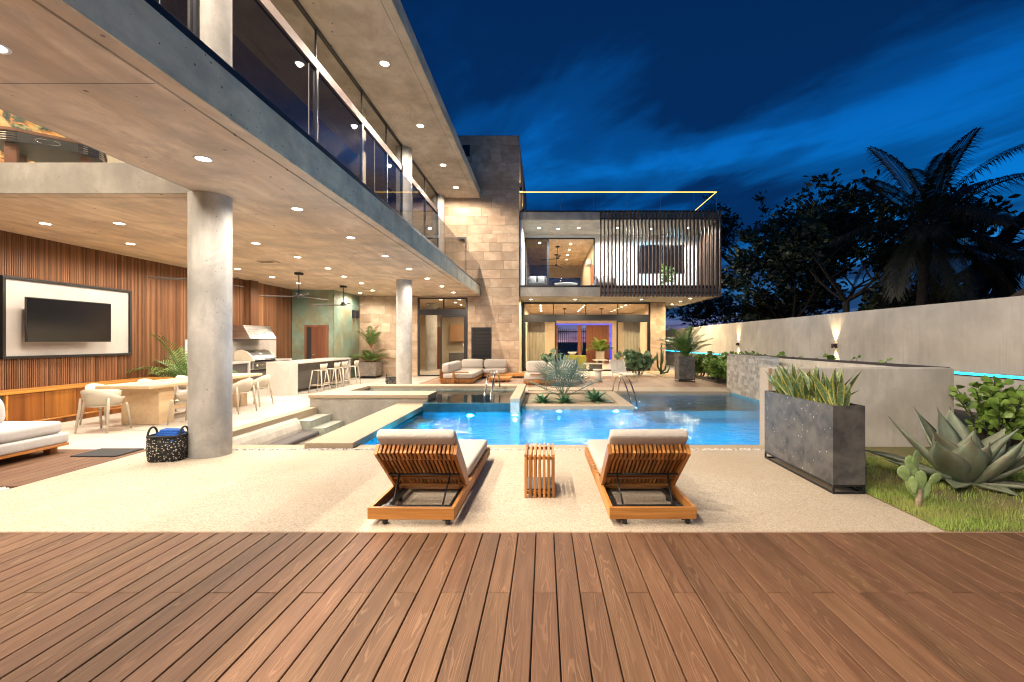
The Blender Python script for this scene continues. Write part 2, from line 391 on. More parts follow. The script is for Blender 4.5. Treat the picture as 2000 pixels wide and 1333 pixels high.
# white flecks on the long black planter
m = MATS['black_planter']; N = NT(m.node_tree); b = N.n['Principled BSDF']
old = b.inputs['Base Color'].links[0].from_socket
co = N.coord('Object')
vo = N.add('ShaderNodeTexVoronoi', i_Scale=34.0); N.link(co, vo.inputs['Vector'])
sp = N.sep(vo.outputs['Color'])
k = N.math('MULTIPLY', N.math('GREATER_THAN', sp[1], 0.74), N.math('LESS_THAN', vo.outputs['Distance'], N.math('MULTIPLY', sp[2], 0.26)))
N.link(N.mix(k, old, (0.5, 0.47, 0.41)), b.inputs['Base Color'])

# pits and honeycombing along the slab edge
m = MATS['concrete_fascia']; N = NT(m.node_tree); b = N.n['Principled BSDF']
old = b.inputs['Base Color'].links[0].from_socket
co = N.coord('Object')
vo = N.add('ShaderNodeTexVoronoi', i_Scale=16.0); N.link(co, vo.inputs['Vector'])
sp = N.sep(vo.outputs['Color'])
k = N.math('MULTIPLY', N.math('GREATER_THAN', sp[0], 0.7), N.math('LESS_THAN', vo.outputs['Distance'], N.math('MULTIPLY', sp[1], 0.2)))
zz_ = N.sep(co)[2]
low = N.math('MULTIPLY', N.ramp(N.math('MULTIPLY', N.math('SUBTRACT', zz_, 3.55), 4.5), [(0.0, 1), (0.45, 0)]), N.ramp(N.noise(N.mapping(co, (9, 2.2, 7)), 1.0, 8, 0.75), [(0.45, 0), (0.62, 1)]))
c = N.mix(k, old, (0.12, 0.115, 0.095))
N.link(N.mix(N.math('MULTIPLY', low, 0.6), c, (0.17, 0.155, 0.125)), b.inputs['Base Color'])

# pinholes and form seams of the cast concrete
def pits(name, scale, share, col_, seam=None):
    N = NT(MATS[name].node_tree); b = N.n['Principled BSDF']; old = b.inputs['Base Color'].links[0].from_socket
    co = N.coord('Object'); vo = N.add('ShaderNodeTexVoronoi', i_Scale=scale); N.link(co, vo.inputs['Vector']); sp = N.sep(vo.outputs['Color'])
    k = N.math('MULTIPLY', N.math('GREATER_THAN', sp[0], 1 - share), N.math('LESS_THAN', vo.outputs['Distance'], N.math('MULTIPLY', sp[1], 0.22)))
    c = N.mix(k, old, col_)
    st_ = N.ramp(N.noise(N.mapping(co, (1.7, 0.8, 1.2), loc=(3, 9, 4)), 1.0, 8, 0.72, 1.5), [(0.52, 0), (0.60, 1)])
    c = N.mix(N.math('MULTIPLY', st_, 0.35), c, tuple(x * 2.0 for x in col_))
    if seam is not None:
        z = N.sep(co)[2]
        for q in seam: c = N.mix(N.math('MULTIPLY', N.math('LESS_THAN', N.math('ABSOLUTE', N.math('SUBTRACT', z, q)), 0.006), 0.4), c, (0.6, 0.58, 0.53))
    N.link(c, b.inputs['Base Color'])
pits('concrete_column', 26.0, 0.22, (0.13, 0.125, 0.115))
pits('concrete', 14.0, 0.2, (0.13, 0.12, 0.10)); pits('concrete_soffit', 9.0, 0.10, (0.20, 0.15, 0.105)); pits('concrete_upper', 9.0, 0.12, (0.17, 0.135, 0.10))

# water
def water(name, scale, strength, tint=(1, 1, 1)):
    m = bpy.data.materials.new(name); m.use_nodes = True; N = NT(m.node_tree); N.n.clear()
    co = N.coord('Object')
    h = N.math('ADD', N.noise(N.mapping(co, (scale, scale * 1.6, 1)), 1.0, 3, 0.55, 0.4), N.math('MULTIPLY', N.noise(N.mapping(co, (scale * 4, scale * 6, 1)), 1.0, 2, 0.5), 0.22))
    bp = N.add('ShaderNodeBump', i_Strength=strength, i_Distance=0.05); N.link(h, bp.inputs['Height'])
    rf = N.add('ShaderNodeBsdfRefraction', i_IOR=1.33, i_Roughness=0.0); rf.inputs[0].default_value = (*tint, 1)
    tp = N.add('ShaderNodeBsdfTransparent'); tp.inputs[0].default_value = (*tint, 1)
    tr = N.add('ShaderNodeMixShader', i_0=0.3); N.link(rf.outputs[0], tr.inputs[1]); N.link(tp.outputs[0], tr.inputs[2])
    gl = N.add('ShaderNodeBsdfGlossy', i_Roughness=0.03)
    for q in (rf, gl): N.link(bp.outputs[0], q.inputs['Normal'])
    mx = N.add('ShaderNodeMixShader'); N.link(schlick(N, 0.02, bp.outputs[0]), mx.inputs[0]); N.link(tr.outputs[0], mx.inputs[1]); N.link(gl.outputs[0], mx.inputs[2])
    o = N.add('ShaderNodeOutputMaterial'); N.link(mx.outputs[0], o.inputs[0])
    MATS[name] = m
water('pool_water', 2.6, 0.55, (0.72, 0.92, 1.0))
water('spa_water', 0.9, 0.06, (0.75, 0.93, 0.96))

# ------------------------------------------------------------------ mesh helpers
class MB:
    def __init__(s): s.v = []; s.f = []; s.uv = []
    def add(s, vs, fs, M=None):
        o = len(s.v)
        if M is not None: vs = [M @ Vector(p) for p in vs]
        s.v += [tuple(p) for p in vs]; s.f += [tuple(i + o for i in f) for f in fs]
        return s
    def box(s, x0, x1, y0, y1, z0, z1, M=None):
        vs = [(x, y, z) for z in (z0, z1) for y in (y0, y1) for x in (x0, x1)]
        return s.add(vs, [(0, 2, 3, 1), (4, 5, 7, 6), (0, 1, 5, 4), (2, 6, 7, 3), (0, 4, 6, 2), (1, 3, 7, 5)], M)
    def cbox(s, x0, x1, y0, y1, z0, z1, c=0.004, M=None):
        """box with chamfered edges (44 triangles)"""
        mid = ((x0 + x1) / 2, (y0 + y1) / 2, (z0 + z1) / 2); h = ((x1 - x0) / 2, (y1 - y0) / 2, (z1 - z0) / 2)
        c = min(c, min(h) * 0.6)
        vs = []; idx = {}
        for sx in (-1, 1):
            for sy in (-1, 1):
                for sz in (-1, 1):
                    for ax in range(3):
                        q = [sx * (h[0] - c), sy * (h[1] - c), sz * (h[2] - c)]
                        q[ax] = (sx, sy, sz)[ax] * h[ax]
                        idx[(sx, sy, sz, ax)] = len(vs); vs.append((mid[0] + q[0], mid[1] + q[1], mid[2] + q[2]))
        fs = []
        def quad(ids, n):
            a, b_, c_ = (Vector(vs[i]) for i in ids[:3])
            if (b_ - a).cross(c_ - a).dot(Vector(n)) < 0: ids = ids[::-1]
            fs.append(tuple(ids))
        for ax in range(3):
            o1, o2 = [k for k in range(3) if k != ax]
            for sg in (-1, 1):
                ids = []
                for a, b_ in ((-1, -1), (1, -1), (1, 1), (-1, 1)):
                    k = [0, 0, 0]; k[ax] = sg; k[o1] = a; k[o2] = b_
                    ids.append(idx[(*k, ax)])
                n = [0, 0, 0]; n[ax] = sg; quad(ids, n)
            for a in (-1, 1):
                for b_ in (-1, 1):   # edges along ax
                    ids = []
                    for t, w in ((-1, o1), (1, o1), (1, o2), (-1, o2)):
                        k = [0, 0, 0]; k[ax] = t; k[o1] = a; k[o2] = b_
                        ids.append(idx[(*k, w)])
                    n = [0, 0, 0]; n[o1] = a; n[o2] = b_; quad(ids, n)
        for sx in (-1, 1):
            for sy in (-1, 1):
                for sz in (-1, 1): quad([idx[(sx, sy, sz, k)] for k in range(3)], (sx, sy, sz))
        return s.add(vs, fs, M)
    def rbox(s, x0, x1, y0, y1, z0, z1, r, M=None, puff=0.0, n=3, mid=2):
        """soft rounded box; puff swells the faces like a filled cushion"""
        cx = ((x0 + x1) / 2, (y0 + y1) / 2, (z0 + z1) / 2); h = ((x1 - x0) / 2, (y1 - y0) / 2, (z1 - z0) / 2)
        r = min(r, min(h) * 0.98)
        def ts(hh):
            a = [-hh + r * (1 - math.cos(PI / 2 * i / n)) for i in range(n + 1)]
            inner = [-(hh - r) + 2 * (hh - r) * i / (mid + 1) for i in range(1, mid + 1)]
            return a + inner + [-q for q in a[::-1]]
        key = {}; vs = []; fs = []
        def vid(p):
            inn = [max(-(h[i] - r), min(h[i] - r, p[i])) for i in range(3)]
            dd = [p[i] - inn[i] for i in range(3)]; L = math.sqrt(sum(q * q for q in dd)) or 1
            q = [inn[i] + r * dd[i] / L for i in range(3)]
            if puff:
                fx = [1 - (q[i] / h[i]) ** 2 for i in range(3)]
                q = [q[0] * (1 + puff * fx[1] * fx[2] * .3), q[1] * (1 + puff * fx[0] * fx[2] * .3), q[2] * (1 + puff * fx[0] * fx[1])]
            k = tuple(round(t, 5) for t in q)
            if k not in key: key[k] = len(vs); vs.append((cx[0] + q[0], cx[1] + q[1], cx[2] + q[2]))
            return key[k]
        for ax in range(3):
            o1, o2 = (ax + 1) % 3, (ax + 2) % 3
            A, B = ts(h[o1]), ts(h[o2])
            for sg in (-1, 1):
                for i in range(len(A) - 1):
                    for j in range(len(B) - 1):
                        ids = []
                        for a, b_ in ((i, j), (i + 1, j), (i + 1, j + 1), (i, j + 1)):
                            p = [0, 0, 0]; p[ax] = sg * h[ax]; p[o1] = A[a]; p[o2] = B[b_]
                            ids.append(vid(p))
                        if sg < 0: ids = ids[::-1]
                        u = []
                        for q in ids:
                            if q not in u: u.append(q)
                        if len(u) > 2: fs.append(tuple(u))
        return s.add(vs, fs, M)
    def tube(s, pts, rad_, n=8, caps=True, M=None):
        pts = [Vector(p) for p in pts]; k = len(pts)
        if isinstance(rad_, (int, float)): rad_ = [rad_] * k
        vs = []; fs = []; ref = None
        for i, p in enumerate(pts):
            t = (pts[min(i + 1, k - 1)] - pts[max(i - 1, 0)]).normalized()
            if ref is None:
                ref = Vector((0, 0, 1)) if abs(t.z) < 0.9 else Vector((1, 0, 0))
            a = t.cross(ref).normalized(); b_ = t.cross(a).normalized(); ref = b_.cross(t) if False else ref
            for j in range(n):
                an = 2 * PI * j / n
                vs.append(p + (a * math.cos(an) + b_ * math.sin(an)) * rad_[i])
        for i in range(k - 1):
            for j in range(n):
                fs.append((i * n + j, i * n + (j + 1) % n, (i + 1) * n + (j + 1) % n, (i + 1) * n + j))
        if caps:
            fs.append(tuple(range(n))[::-1]); fs.append(tuple(range((k - 1) * n, k * n)))
        return s.add(vs, fs, M)
    def lathe(s, prof, n=24, c=(0, 0, 0), M=None, a0=0.0, a1=2 * PI):
        full = abs(a1 - a0 - 2 * PI) < 1e-6; m_ = n if full else n + 1
        vs = []; fs = []
        for r_, z in prof:
            for j in range(m_):
                an = a0 + (a1 - a0) * j / n
                vs.append((c[0] + r_ * math.cos(an), c[1] + r_ * math.sin(an), c[2] + z))
        for i in range(len(prof) - 1):
            for j in range(n):
                j2 = (j + 1) % m_
                fs.append((i * m_ + j, i * m_ + j2, (i + 1) * m_ + j2, (i + 1) * m_ + j))
        return s.add(vs, fs, M)
    def disc(s, c, r_, n=20, up=True, M=None):
        vs = [(c[0] + r_ * math.cos(2 * PI * j / n), c[1] + r_ * math.sin(2 * PI * j / n), c[2]) for j in range(n)]
        return s.add(vs, [tuple(range(n)) if up else tuple(range(n))[::-1]], M)
    def quad(s, a, b_, c, d_): return s.add([a, b_, c, d_], [(0, 1, 2, 3)])
    def prism(s, poly, axis, t0, t1, M=None):
        """extrude a 2-D polygon along axis"""
        n = len(poly); vs = []
        for t in (t0, t1):
            for a, b_ in poly:
                p = [0, 0, 0]; o = [k for k in range(3) if k != axis]
                p[axis] = t; p[o[0]] = a; p[o[1]] = b_; vs.append(tuple(p))
        fs = [tuple(range(n))[::-1], tuple(range(n, 2 * n))] + [(i, (i + 1) % n, n + (i + 1) % n, n + i) for i in range(n)]
        return s.add(vs, fs, M)
    def blade(s, pts, widths, side, fold=0.0, cup=None):
        """leaf: spine points, half widths, side vector; folded into a shallow V"""
        base = len(s.v)
        for i, p in enumerate(pts):
            p = Vector(p); sd = side[i] if isinstance(side, list) else side
            t = (Vector(pts[min(i + 1, len(pts) - 1)]) - Vector(pts[max(i - 1, 0)])).normalized()
            nrm = sd.cross(t).normalized()
            w = widths[i]
            s.v += [tuple(p - sd * w + nrm * fold * w), tuple(p), tuple(p + sd * w + nrm * fold * w)]
        for i in range(len(pts) - 1):
            a = base + i * 3
            s.f += [(a, a + 1, a + 4, a + 3), (a + 1, a + 2, a + 5, a + 4)]
            t0, t1 = i / (len(pts) - 1), (i + 1) / (len(pts) - 1)
            s.uv += [[(0, t0), (.5, t0), (.5, t1), (0, t1)], [(.5, t0), (1, t0), (1, t1), (.5, t1)]]
        return s
    def mesh(s, name, mat, smooth=False):
        me = bpy.data.meshes.new(name); me.from_pydata(s.v, [], s.f)
        me.materials.append(MATS[mat])
        if s.uv and len(s.uv) == len(s.f):
            ul = me.uv_layers.new(name='UVMap'); k = 0
            for fu in s.uv:
                for q in fu: ul.data[k].uv = q; k += 1
        if smooth: me.polygons.foreach_set('use_smooth', [True] * len(me.polygons))
        me.update()
        return me
    def obj(s, name, mat, parent=None, smooth=False, kind=None, auto=None):
        return link(name, s.mesh(name, mat, smooth), parent, kind=kind)

def link(name, me, parent=None, loc=None, rot=None, kind=None):
    o = bpy.data.objects.new(name, me); C.objects.link(o)
    if parent is not None:
        o.parent = parent
    if loc is not None: o.location = loc
    if rot is not None: o.rotation_euler = rot
    if kind: o['kind'] = kind
    return o

def T(name, label, cat, loc=(0, 0, 0), rz=0.0, group=None):
    o = bpy.data.objects.new(name, None); C.objects.link(o)
    o.location = loc; o.rotation_euler = (0, 0, rz); o.empty_display_size = 0.2
    o['label'] = label; o['category'] = cat
    if group: o['group'] = group
    return o

def tag(o, label, cat, group=None):
    o['label'] = label; o['category'] = cat
    if group: o['group'] = group
    return o

def S(name, mb, mat, **k): return mb.obj(name, mat, kind='structure', **k)

def copy_tree(o, parent=None):
    c = o.copy(); C.objects.link(c); c.parent = parent
    for ch in list(o.children): copy_tree(ch, c)
    return c

def spot(name, parent, loc, power, color, deg=130, blend=0.7, size=0.05, rot=(0, 0, 0)):
    l = bpy.data.lights.new(name, 'SPOT'); l.energy = power * LP; l.color = color; l.spot_size = rad(deg); l.spot_blend = blend; l.shadow_soft_size = size
    o = bpy.data.objects.new(name, l); C.objects.link(o); o.parent = parent; o.location = loc; o.rotation_euler = rot
    return o
def point(name, parent, loc, power, color, size=0.05):
    l = bpy.data.lights.new(name, 'POINT'); l.energy = power * LP; l.color = color; l.shadow_soft_size = size
    o = bpy.data.objects.new(name, l); C.objects.link(o); o.parent = parent; o.location = loc
    return o

WARM = (1.0, 0.87, 0.72)
_dl = {}
def downlight(x, y, z, power, label, group, color=WARM, lens='lamp_lens', deg=168, r=0.07, blend=0.5):
    k = (lens, r)
    if k not in _dl:
        _dl[k] = (MB().lathe([(r, 0.0), (r, -0.006), (r + 0.018, -0.008), (r + 0.022, -0.001), (r + 0.022, 0.0)], 20).mesh('trim_ring', 'white_plastic', True),
                  MB().disc((0, 0, -0.003), r, 20, False).mesh('lens', lens))
    t = T('downlight', label, 'downlight', (x, y, z), 0, group)
    link('trim_ring', _dl[k][0], t); link('lens', _dl[k][1], t)
    if power: spot('lamp', t, (0, 0, -0.02), power, color, deg, blend, 0.05)
    return t
def P(mb, name, mat, parent, smooth=False, kind=None):
    """a part modelled in world coordinates, child of a thing whose Empty stands at its base"""
    o = mb.obj(name, mat, parent, smooth, kind)
    if parent.type == 'EMPTY': o.matrix_parent_inverse = Matrix.Translation(-parent.location)
    return o
def PL(name, me, parent, loc, rot=None):
    o = link(name, me, parent, loc, rot)
    if parent.type == 'EMPTY': o.matrix_parent_inverse = Matrix.Translation(-parent.location)
    return o

# ================================================================== THE GROUND
g = MB(); F = 600
X0, X1, Y0, Y1 = -14.0, 9.0, -8.0, 40.0
for a in ((-F, X0, -F, F), (X1, F, -F, F), (X0, X1, -F, Y0), (X0, X1, Y1, F)):
    g.quad((a[0], a[2], -0.06), (a[1], a[2], -0.06), (a[1], a[3], -0.06), (a[0], a[3], -0.06))
# yard under the paving, left open where the pool and the sunken lounge go down
for a in ((X0, X1, Y0, 6.62), (X0, -5.6, 6.62, Y1), (5.85, X1, 6.62, Y1), (-5.6, 5.85, 14.0, Y1)):
    g.quad((a[0], a[2], -0.06), (a[1], a[2], -0.06), (a[1], a[3], -0.06), (a[0], a[3], -0.06))
S('ground', g, 'ground_earth')

def slab(name, x0, x1, y0, y1, z0, z1, mat, c=0.006, **k):
    return S(name, MB().cbox(x0, x1, y0, y1, z0, z1, c), mat, **k)

# foreground deck: each board its own piece
PITCH = 0.145
deck = S('deck_base', MB().box(-10, 13, -3, 3.715, -0.05, -0.032), 'black_rubber')
L_long, L_a, L_b = 3.725 + 3.0, 2.84 + 3.0 - 0.002, 3.725 - 2.84 - 0.002
bm_long = MB().cbox(-0.0687, 0.0687, -L_long / 2, L_long / 2, -0.012, 0.012, 0.003).mesh('board', 'deck_board')
bm_a = MB().cbox(-0.0687, 0.0687, -L_a / 2, L_a / 2, -0.012, 0.012, 0.003).mesh('board', 'deck_board')
bm_b = MB().cbox(-0.0687, 0.0687, -L_b / 2, L_b / 2, -0.012, 0.012, 0.003).mesh('board', 'deck_board')
for i in range(-66, 88):
    x = -0.066 + PITCH * (i + 0.5); dz = R.uniform(-0.0012, 0.0012)
    if i % 2 == 0:
        link('board', bm_a, deck, (x, -3.0 + L_a / 2, -0.012 + dz))
        link('board', bm_b, deck, (x, 3.725 - L_b / 2, -0.012 - dz))
    else:
        link('board', bm_long, deck, (x, 3.725 - L_long / 2, -0.012 + dz))
# deck edge trim
S('deck_edge', MB().cbox(-10, 13, 3.727, 3.745, -0.05, 0.002, 0.002), 'deck_far')

# pebble-wash terrace
slab('terrace', -5.68, 3.31, 3.748, 6.545, -0.05, 0.0, 'pebble_wash')
# a strip of loose white pebbles in front of the coping
S('pebble_bed', MB().box(-5.68, 3.31, 6.545, 6.612, -0.05, -0.018), 'sand_soil')
pb = MB(); ico = [(0, 0, 1), (.894, 0, .447), (.276, .851, .447), (-.724, .526, .447), (-.724, -.526, .447), (.276, -.851, .447), (.724, .526, -.447), (-.276, .851, -.447), (-.894, 0, -.447), (-.276, -.851, -.447), (.724, -.526, -.447), (0, 0, -1)]
icf = [(0, 1, 2), (0, 2, 3), (0, 3, 4), (0, 4, 5), (0, 5, 1), (1, 6, 2), (2, 7, 3), (3, 8, 4), (4, 9, 5), (5, 10, 1), (6, 7, 2), (7, 8, 3), (8, 9, 4), (9, 10, 5), (10, 6, 1), (6, 11, 7), (7, 11, 8), (8, 11, 9), (9, 11, 10), (10, 11, 6)]
def pebble(mb, c, r_):
    M = Matrix.Translation(c) @ Euler((R.uniform(0, 3), R.uniform(0, 3), R.uniform(0, 3))).to_matrix().to_4x4() @ Matrix.Diagonal((r_, r_ * R.uniform(.6, 1), r_ * R.uniform(.5, .8), 1))
    mb.add(ico, icf, M)
for i in range(1300):
    pebble(pb, (R.uniform(-5.66, 3.3), R.uniform(6.553, 6.606), -0.008 + R.uniform(0, .012)), R.uniform(.010, .019))
for i in range(160): pebble(pb, (R.uniform(-6.4, -5.72), R.uniform(4.5, 4.88), -0.02), R.uniform(.018, .04))
po = pb.obj('pebbles', 'pebble_white', None, True, 'stuff'); tag(po, 'white pebbles laid in a thin strip along the pool coping', 'pebbles')

# left deck
ld = S('side_deck', MB().box(-9.9, -5.70, 4.92, 6.60, -0.05, -0.032), 'black_rubber')
lb = MB().cbox(-0.0687, 0.0687, -0.84, 0.84, -0.012, 0.012, 0.003).mesh('board', 'deck_board')
for i in range(29): link('board', lb, ld, (-5.685 - PITCH * (i + .5), 5.76, -0.012))
S('side_bed', MB().box(-10, -5.7, 3.75, 4.9, -0.06, -0.04), 'dark_soil')

# pale porcelain floor of the covered terrace
slab('covered_terrace', -9.84, -5.645, 6.615, 20.18, -0.05, 0.0, 'porcelain_floor')
slab('covered_terrace_back', -5.643, -4.62, 13.66, 20.18, -0.05, 0.0, 'porcelain_floor')

# pool surround
slab('pool_coping_near', -2.79, 3.34, 6.615, 6.89, -0.30, 0.0, 'sandstone_coping')
slab('lounge_coping_near', -5.643, -3.53, 6.615, 6.89, -0.30, 0.0, 'sandstone_coping')
slab('lounge_coping_side', -5.643, -5.415, 6.892, 10.86, -0.30, 0.0, 'sandstone_coping')
slab('pool_coping_far', 2.14, 5.69, 13.92, 14.25, -0.12, 0.03, 'sandstone_coping')
slab('paving_strip', -0.50, 6.4, 14.252, 15.20, -0.05, 0.03, 'sandstone_coping')
slab('paving_strip_spa', -4.618, -0.502, 13.66, 15.20, -0.05, 0.03, 'sandstone_coping')
fd = S('back_deck', MB().box(-4.6, 6.4, 15.205, 20.1, -0.05, -0.004), 'black_rubber')
fb = MB().cbox(-0.0687, 0.0687, -2.33, 2.33, -0.012, 0.012, 0.003).mesh('board', 'deck_far')
for i in range(75): link('board', fb, fd, (-4.55 + PITCH * (i + .5), 17.55, 0.018))
slab('back_paving', -4.6, 8.0, 19.885, 23.35, -0.05, 0.024, 'porcelain_floor')
S('planting_bed_far', MB().box(5.05, 7.95, 19.3, 23.3, -0.02, 0.05), 'sand_soil')
S('planting_bed_side', MB().box(6.42, 7.95, 14.3, 19.29, -0.05, 0.02), 'dark_soil')
S('planting_bed_tank', MB().box(6.30, 7.95, 6.8, 14.29, -0.05, 0.25), 'dark_soil')

# lawn: soil sheet plus real blades
S('lawn_soil', MB().box(3.33, 12, 3.75, 6.77, -0.06, -0.004), 'lawn_soil')
S('garden_kerb', MB().cbox(5.4, 8.0, 6.15, 6.27, -0.05, 0.05), 'beige_render')
surf('grass_blade', (0.18, 0.32, 0.045), (0.36, 0.46, 0.10), (1.6, 1.6, 1), 0.6, c3=(0.30, 0.22, 0.10), s3=1.9, f3=0.75)
gr = MB(); Rg = random.Random(11)
def bare(x, y):
    return ((x - 4.55) / 0.75) ** 2 + ((y - 4.55) / 0.28) ** 2 < 1 or ((x - 3.75) / 0.45) ** 2 + ((y - 5.35) / 0.3) ** 2 < 1
for i in range(42000):
    x = 3.34 + 4.2 * Rg.random() ** 1.3; y = Rg.uniform(3.76, 6.1)
    if bare(x, y) and Rg.random() < 0.8: continue
    h_ = Rg.uniform(.022, .062); an = Rg.uniform(0, 2 * PI); w = Rg.uniform(.0024, .0046); le = Rg.uniform(.0, .025); a2 = Rg.uniform(0, 2 * PI)
    cx, sy = math.cos(an) * w, math.sin(an) * w
    gr.add([(x - cx, y - sy, -.006), (x + cx, y + sy, -.006), (x + math.cos(a2) * le, y + math.sin(a2) * le, h_)], [(0, 1, 2)])
go = gr.obj('grass', 'grass_blade', None, False, 'stuff'); tag(go, 'short patchy lawn grass beside the pebbled terrace', 'grass')

# ================================================================== POOL
pool = T('swimming_pool', 'large blue lit swimming pool with pale stone coping', 'pool', (1, 9, -1.4))
b_ = MB()
ZB = -1.35
def wallq(mb, x0, y0, x1, y1, z0, z1): mb.quad((x0, y0, z0), (x1, y1, z0), (x1, y1, z1), (x0, y0, z1))
b_.quad((-3.4, 6.89, ZB), (5.7, 6.89, ZB), (5.7, 13.95, ZB), (-3.4, 13.95, ZB))
P(b_, 'basin_floor', 'pool_tile', pool)
b_ = MB()
wallq(b_, -3.4, 6.891, 5.7, 6.891, ZB, -0.30); wallq(b_, 5.695, 6.89, 5.695, 13.95, ZB, 0); wallq(b_, -3.4, 13.925, 5.7, 13.925, ZB, -0.11)
wallq(b_, -3.395, 6.89, -3.395, 10.9, ZB, 0.0)
P(b_, 'basin_wall', 'pool_tile', pool)
P(MB().box(2.5, 5.69, 11.0, 13.92, ZB, -0.42), 'shallow_shelf', 'pool_stone', pool)
for k in range(3): P(MB().cbox(1.0 + 1.14, 2.49, 10.3 + k * .32, 13.9, ZB, -1.0 + k * .25, .01), 'step', 'pool_tile', pool)
wt = MB(); wt.quad((-3.39, 6.885, -.06), (5.694, 6.885, -.06), (5.694, 13.93, -.06), (-3.39, 13.93, -.06))
S('pool_water', wt, 'pool_water')
# seats under the water by the bar-side walkway
for (x, y) in ((-2.48, 9.35), (-2.46, 8.45)):
    st = T('underwater_stool', 'round tiled stool under water beside the stone walkway' if y > 9 else 'round tiled stool under water closer to the left lounger', 'stool', (x, y, ZB), 0, 'stools standing in the pool')
    MB().lathe([(0, 1.25), (.19, 1.25), (.20, 1.235), (.20, 1.15), (.18, 1.13)], 24).obj('seat', 'step_tile', st, True)
    MB().lathe([(.12, 1.13), (.11, .5), (.12, 0)], 20).obj('pedestal', 'step_tile', st, True)

# planted island in the pool
isl = T('pool_island', 'raised stone edged planting island between spa and pool', 'planter', (0.8, 12.3, -1.3))
P(MB().box(-.53, 2.10, 10.82, 13.90, ZB, -.06), 'island_wall', 'pool_tile', isl)
P(MB().cbox(-.545, 2.13, 10.78, 11.18, -.06, .03), 'coping', 'sandstone_coping', isl)
P(MB().cbox(1.84, 2.13, 11.182, 13.918, -.06, .03), 'coping', 'sandstone_coping', isl)
P(MB().cbox(-.545, 1.838, 13.56, 13.918, -.06, .03), 'coping', 'sandstone_coping', isl)
ts_ = [(-.54 + .145 * k) for k in range(18)]
tm = MB().cbox(0, .14, 0, .012, 0, .088, .002).mesh('face_tile', 'mosaic_tile')
for x in ts_: PL('face_tile', tm, isl, (x, 10.765, -.06 - .062))
so = MB(); n = 14
vs = []; 
for j in range(n + 1):
    for i in range(n + 1):
        x = -.54 + 2.38 * i / n; y = 11.17 + 2.4 * j / n
        e_ = min(i, n - i, j, n - j) / 4.0
        vs.append((x, y, -.035 + min(1, e_) * .05 + R.uniform(0, .02)))
so.add(vs, [(j * (n + 1) + i, j * (n + 1) + i + 1, (j + 1) * (n + 1) + i + 1, (j + 1) * (n + 1) + i) for j in range(n) for i in range(n)])
P(so, 'soil', 'sand_soil', isl, True)

# raised spa
spa = T('raised_spa', 'raised stone rimmed spa pool spilling over into the main pool', 'spa pool', (-3.2, 12, -1.3))
P(MB().cbox(-5.64, -2.77, 10.87, 11.80, .20, .28), 'coping', 'sandstone_coping', spa)
P(MB().cbox(-5.64, -5.06, 11.802, 13.65, .20, .28), 'coping', 'sandstone_coping', spa)
P(MB().cbox(-5.058, -.545, 13.18, 13.65, .20, .28), 'coping', 'sandstone_coping', spa)
P(MB().cbox(-.775, -.545, 10.22, 13.178, .20, .28), 'coping', 'sandstone_coping', spa)
P(MB().box(-5.62, -2.79, 10.90, 11.78, ZB, .198), 'wall', 'concrete', spa)
P(MB().box(-5.62, -5.08, 11.78, 13.63, -.05, .198), 'wall', 'concrete', spa)
P(MB().box(-5.08, -.565, 13.20, 13.63, -.7, .198), 'back_wall', 'step_tile', spa)
P(MB().box(-.76, -.56, 10.24, 13.20, ZB, .198), 'pier', 'step_tile', spa)
P(MB().box(-2.788, -.761, 10.43, 10.62, ZB, .135), 'spill_wall', 'pool_tile', spa)
fl = MB(); fl.quad((-5.08, 10.6, -.55), (-.76, 10.6, -.55), (-.76, 13.21, -.55), (-5.08, 13.21, -.55)); P(fl, 'spa_floor', 'pool_tile', spa)
P(MB().box(-5.07, -.77, 12.7, 13.19, -.55, -.12), 'bench', 'step_tile', spa)
# tiles round the inside of the spa
tm = MB().cbox(-.145, .145, 0, .012, -.058, .058, .002).mesh('tile', 'step_tile')
for k in range(14): PL('tile', tm, spa, (-4.88 + .3 * k, 13.187, .138))
w2 = MB(); w2.quad((-5.07, 11.6, .15), (-2.78, 11.6, .15), (-2.78, 13.19, .15), (-5.07, 13.19, .15)); w2.quad((-2.78, 10.425, .15), (-.762, 10.425, .15), (-.762, 13.19, .15), (-2.78, 13.19, .15))
S('spa_water', w2, 'spa_water')
# water sheet running down the spill wall
ws = MB(); k_ = 24
for i in range(k_):
    a = -2.785 + 2.02 * i / k_; c_ = -2.785 + 2.02 * (i + 1) / k_
    q = [10.412 - .010 * ((i * 7) % 3) / 2, 10.412 - .010 * (((i + 1) * 7) % 3) / 2]
    ws.quad((a, q[0], -.065), (c_, q[1], -.065), (c_, 10.42, .15), (a, 10.42, .15))
ws.v = [tuple(p) for p in ws.v]
S('spill_water', ws, 'spa_water')

# pool lamps: real fittings under the water line
def pool_light(x, y, z, face, power, label, col=(0.02, 0.54, 1.0), deg=150, size=.05, lens='pool_lens'):
    t = T('pool_light', label, 'pool light', (x, y, z), face, 'lamps set in the pool walls')
    Mx = Matrix.Rotation(rad(90), 4, 'X')   # fitting faces -Y
    MB().lathe([(.045, 0), (.05, .012), (.065, .012), (.07, 0)], 20, M=Mx).obj('trim_ring', 'chrome', t, True)
    MB()  .disc((0, 0, .006), .045, 20, True, Mx).obj('lens', lens, t)
    spot('lamp', t, (0, -.03, 0), power * .9, col, deg, .6, size, (rad(-78), 0, 0))
pool_light(-.66, 10.235, -.20, 0, 260, 'bright lamp in the pier between spa and planted island', lens='pool_lens_bright')
pool_light(.35, 10.79, -.24, 0, 240, 'lamp under water below the fan palm in the island wall')
pool_light(1.70, 10.79, -.24, 0, 240, 'lamp under water at the right end of the island wall')
pool_light(-1.7, 10.42, -.45, 0, 380, 'lamp under water in the spill wall of the spa')
pool_light(-2.0, 6.90, -.6, PI, 520, 'lamp in the front wall of the pool near the left lounger')
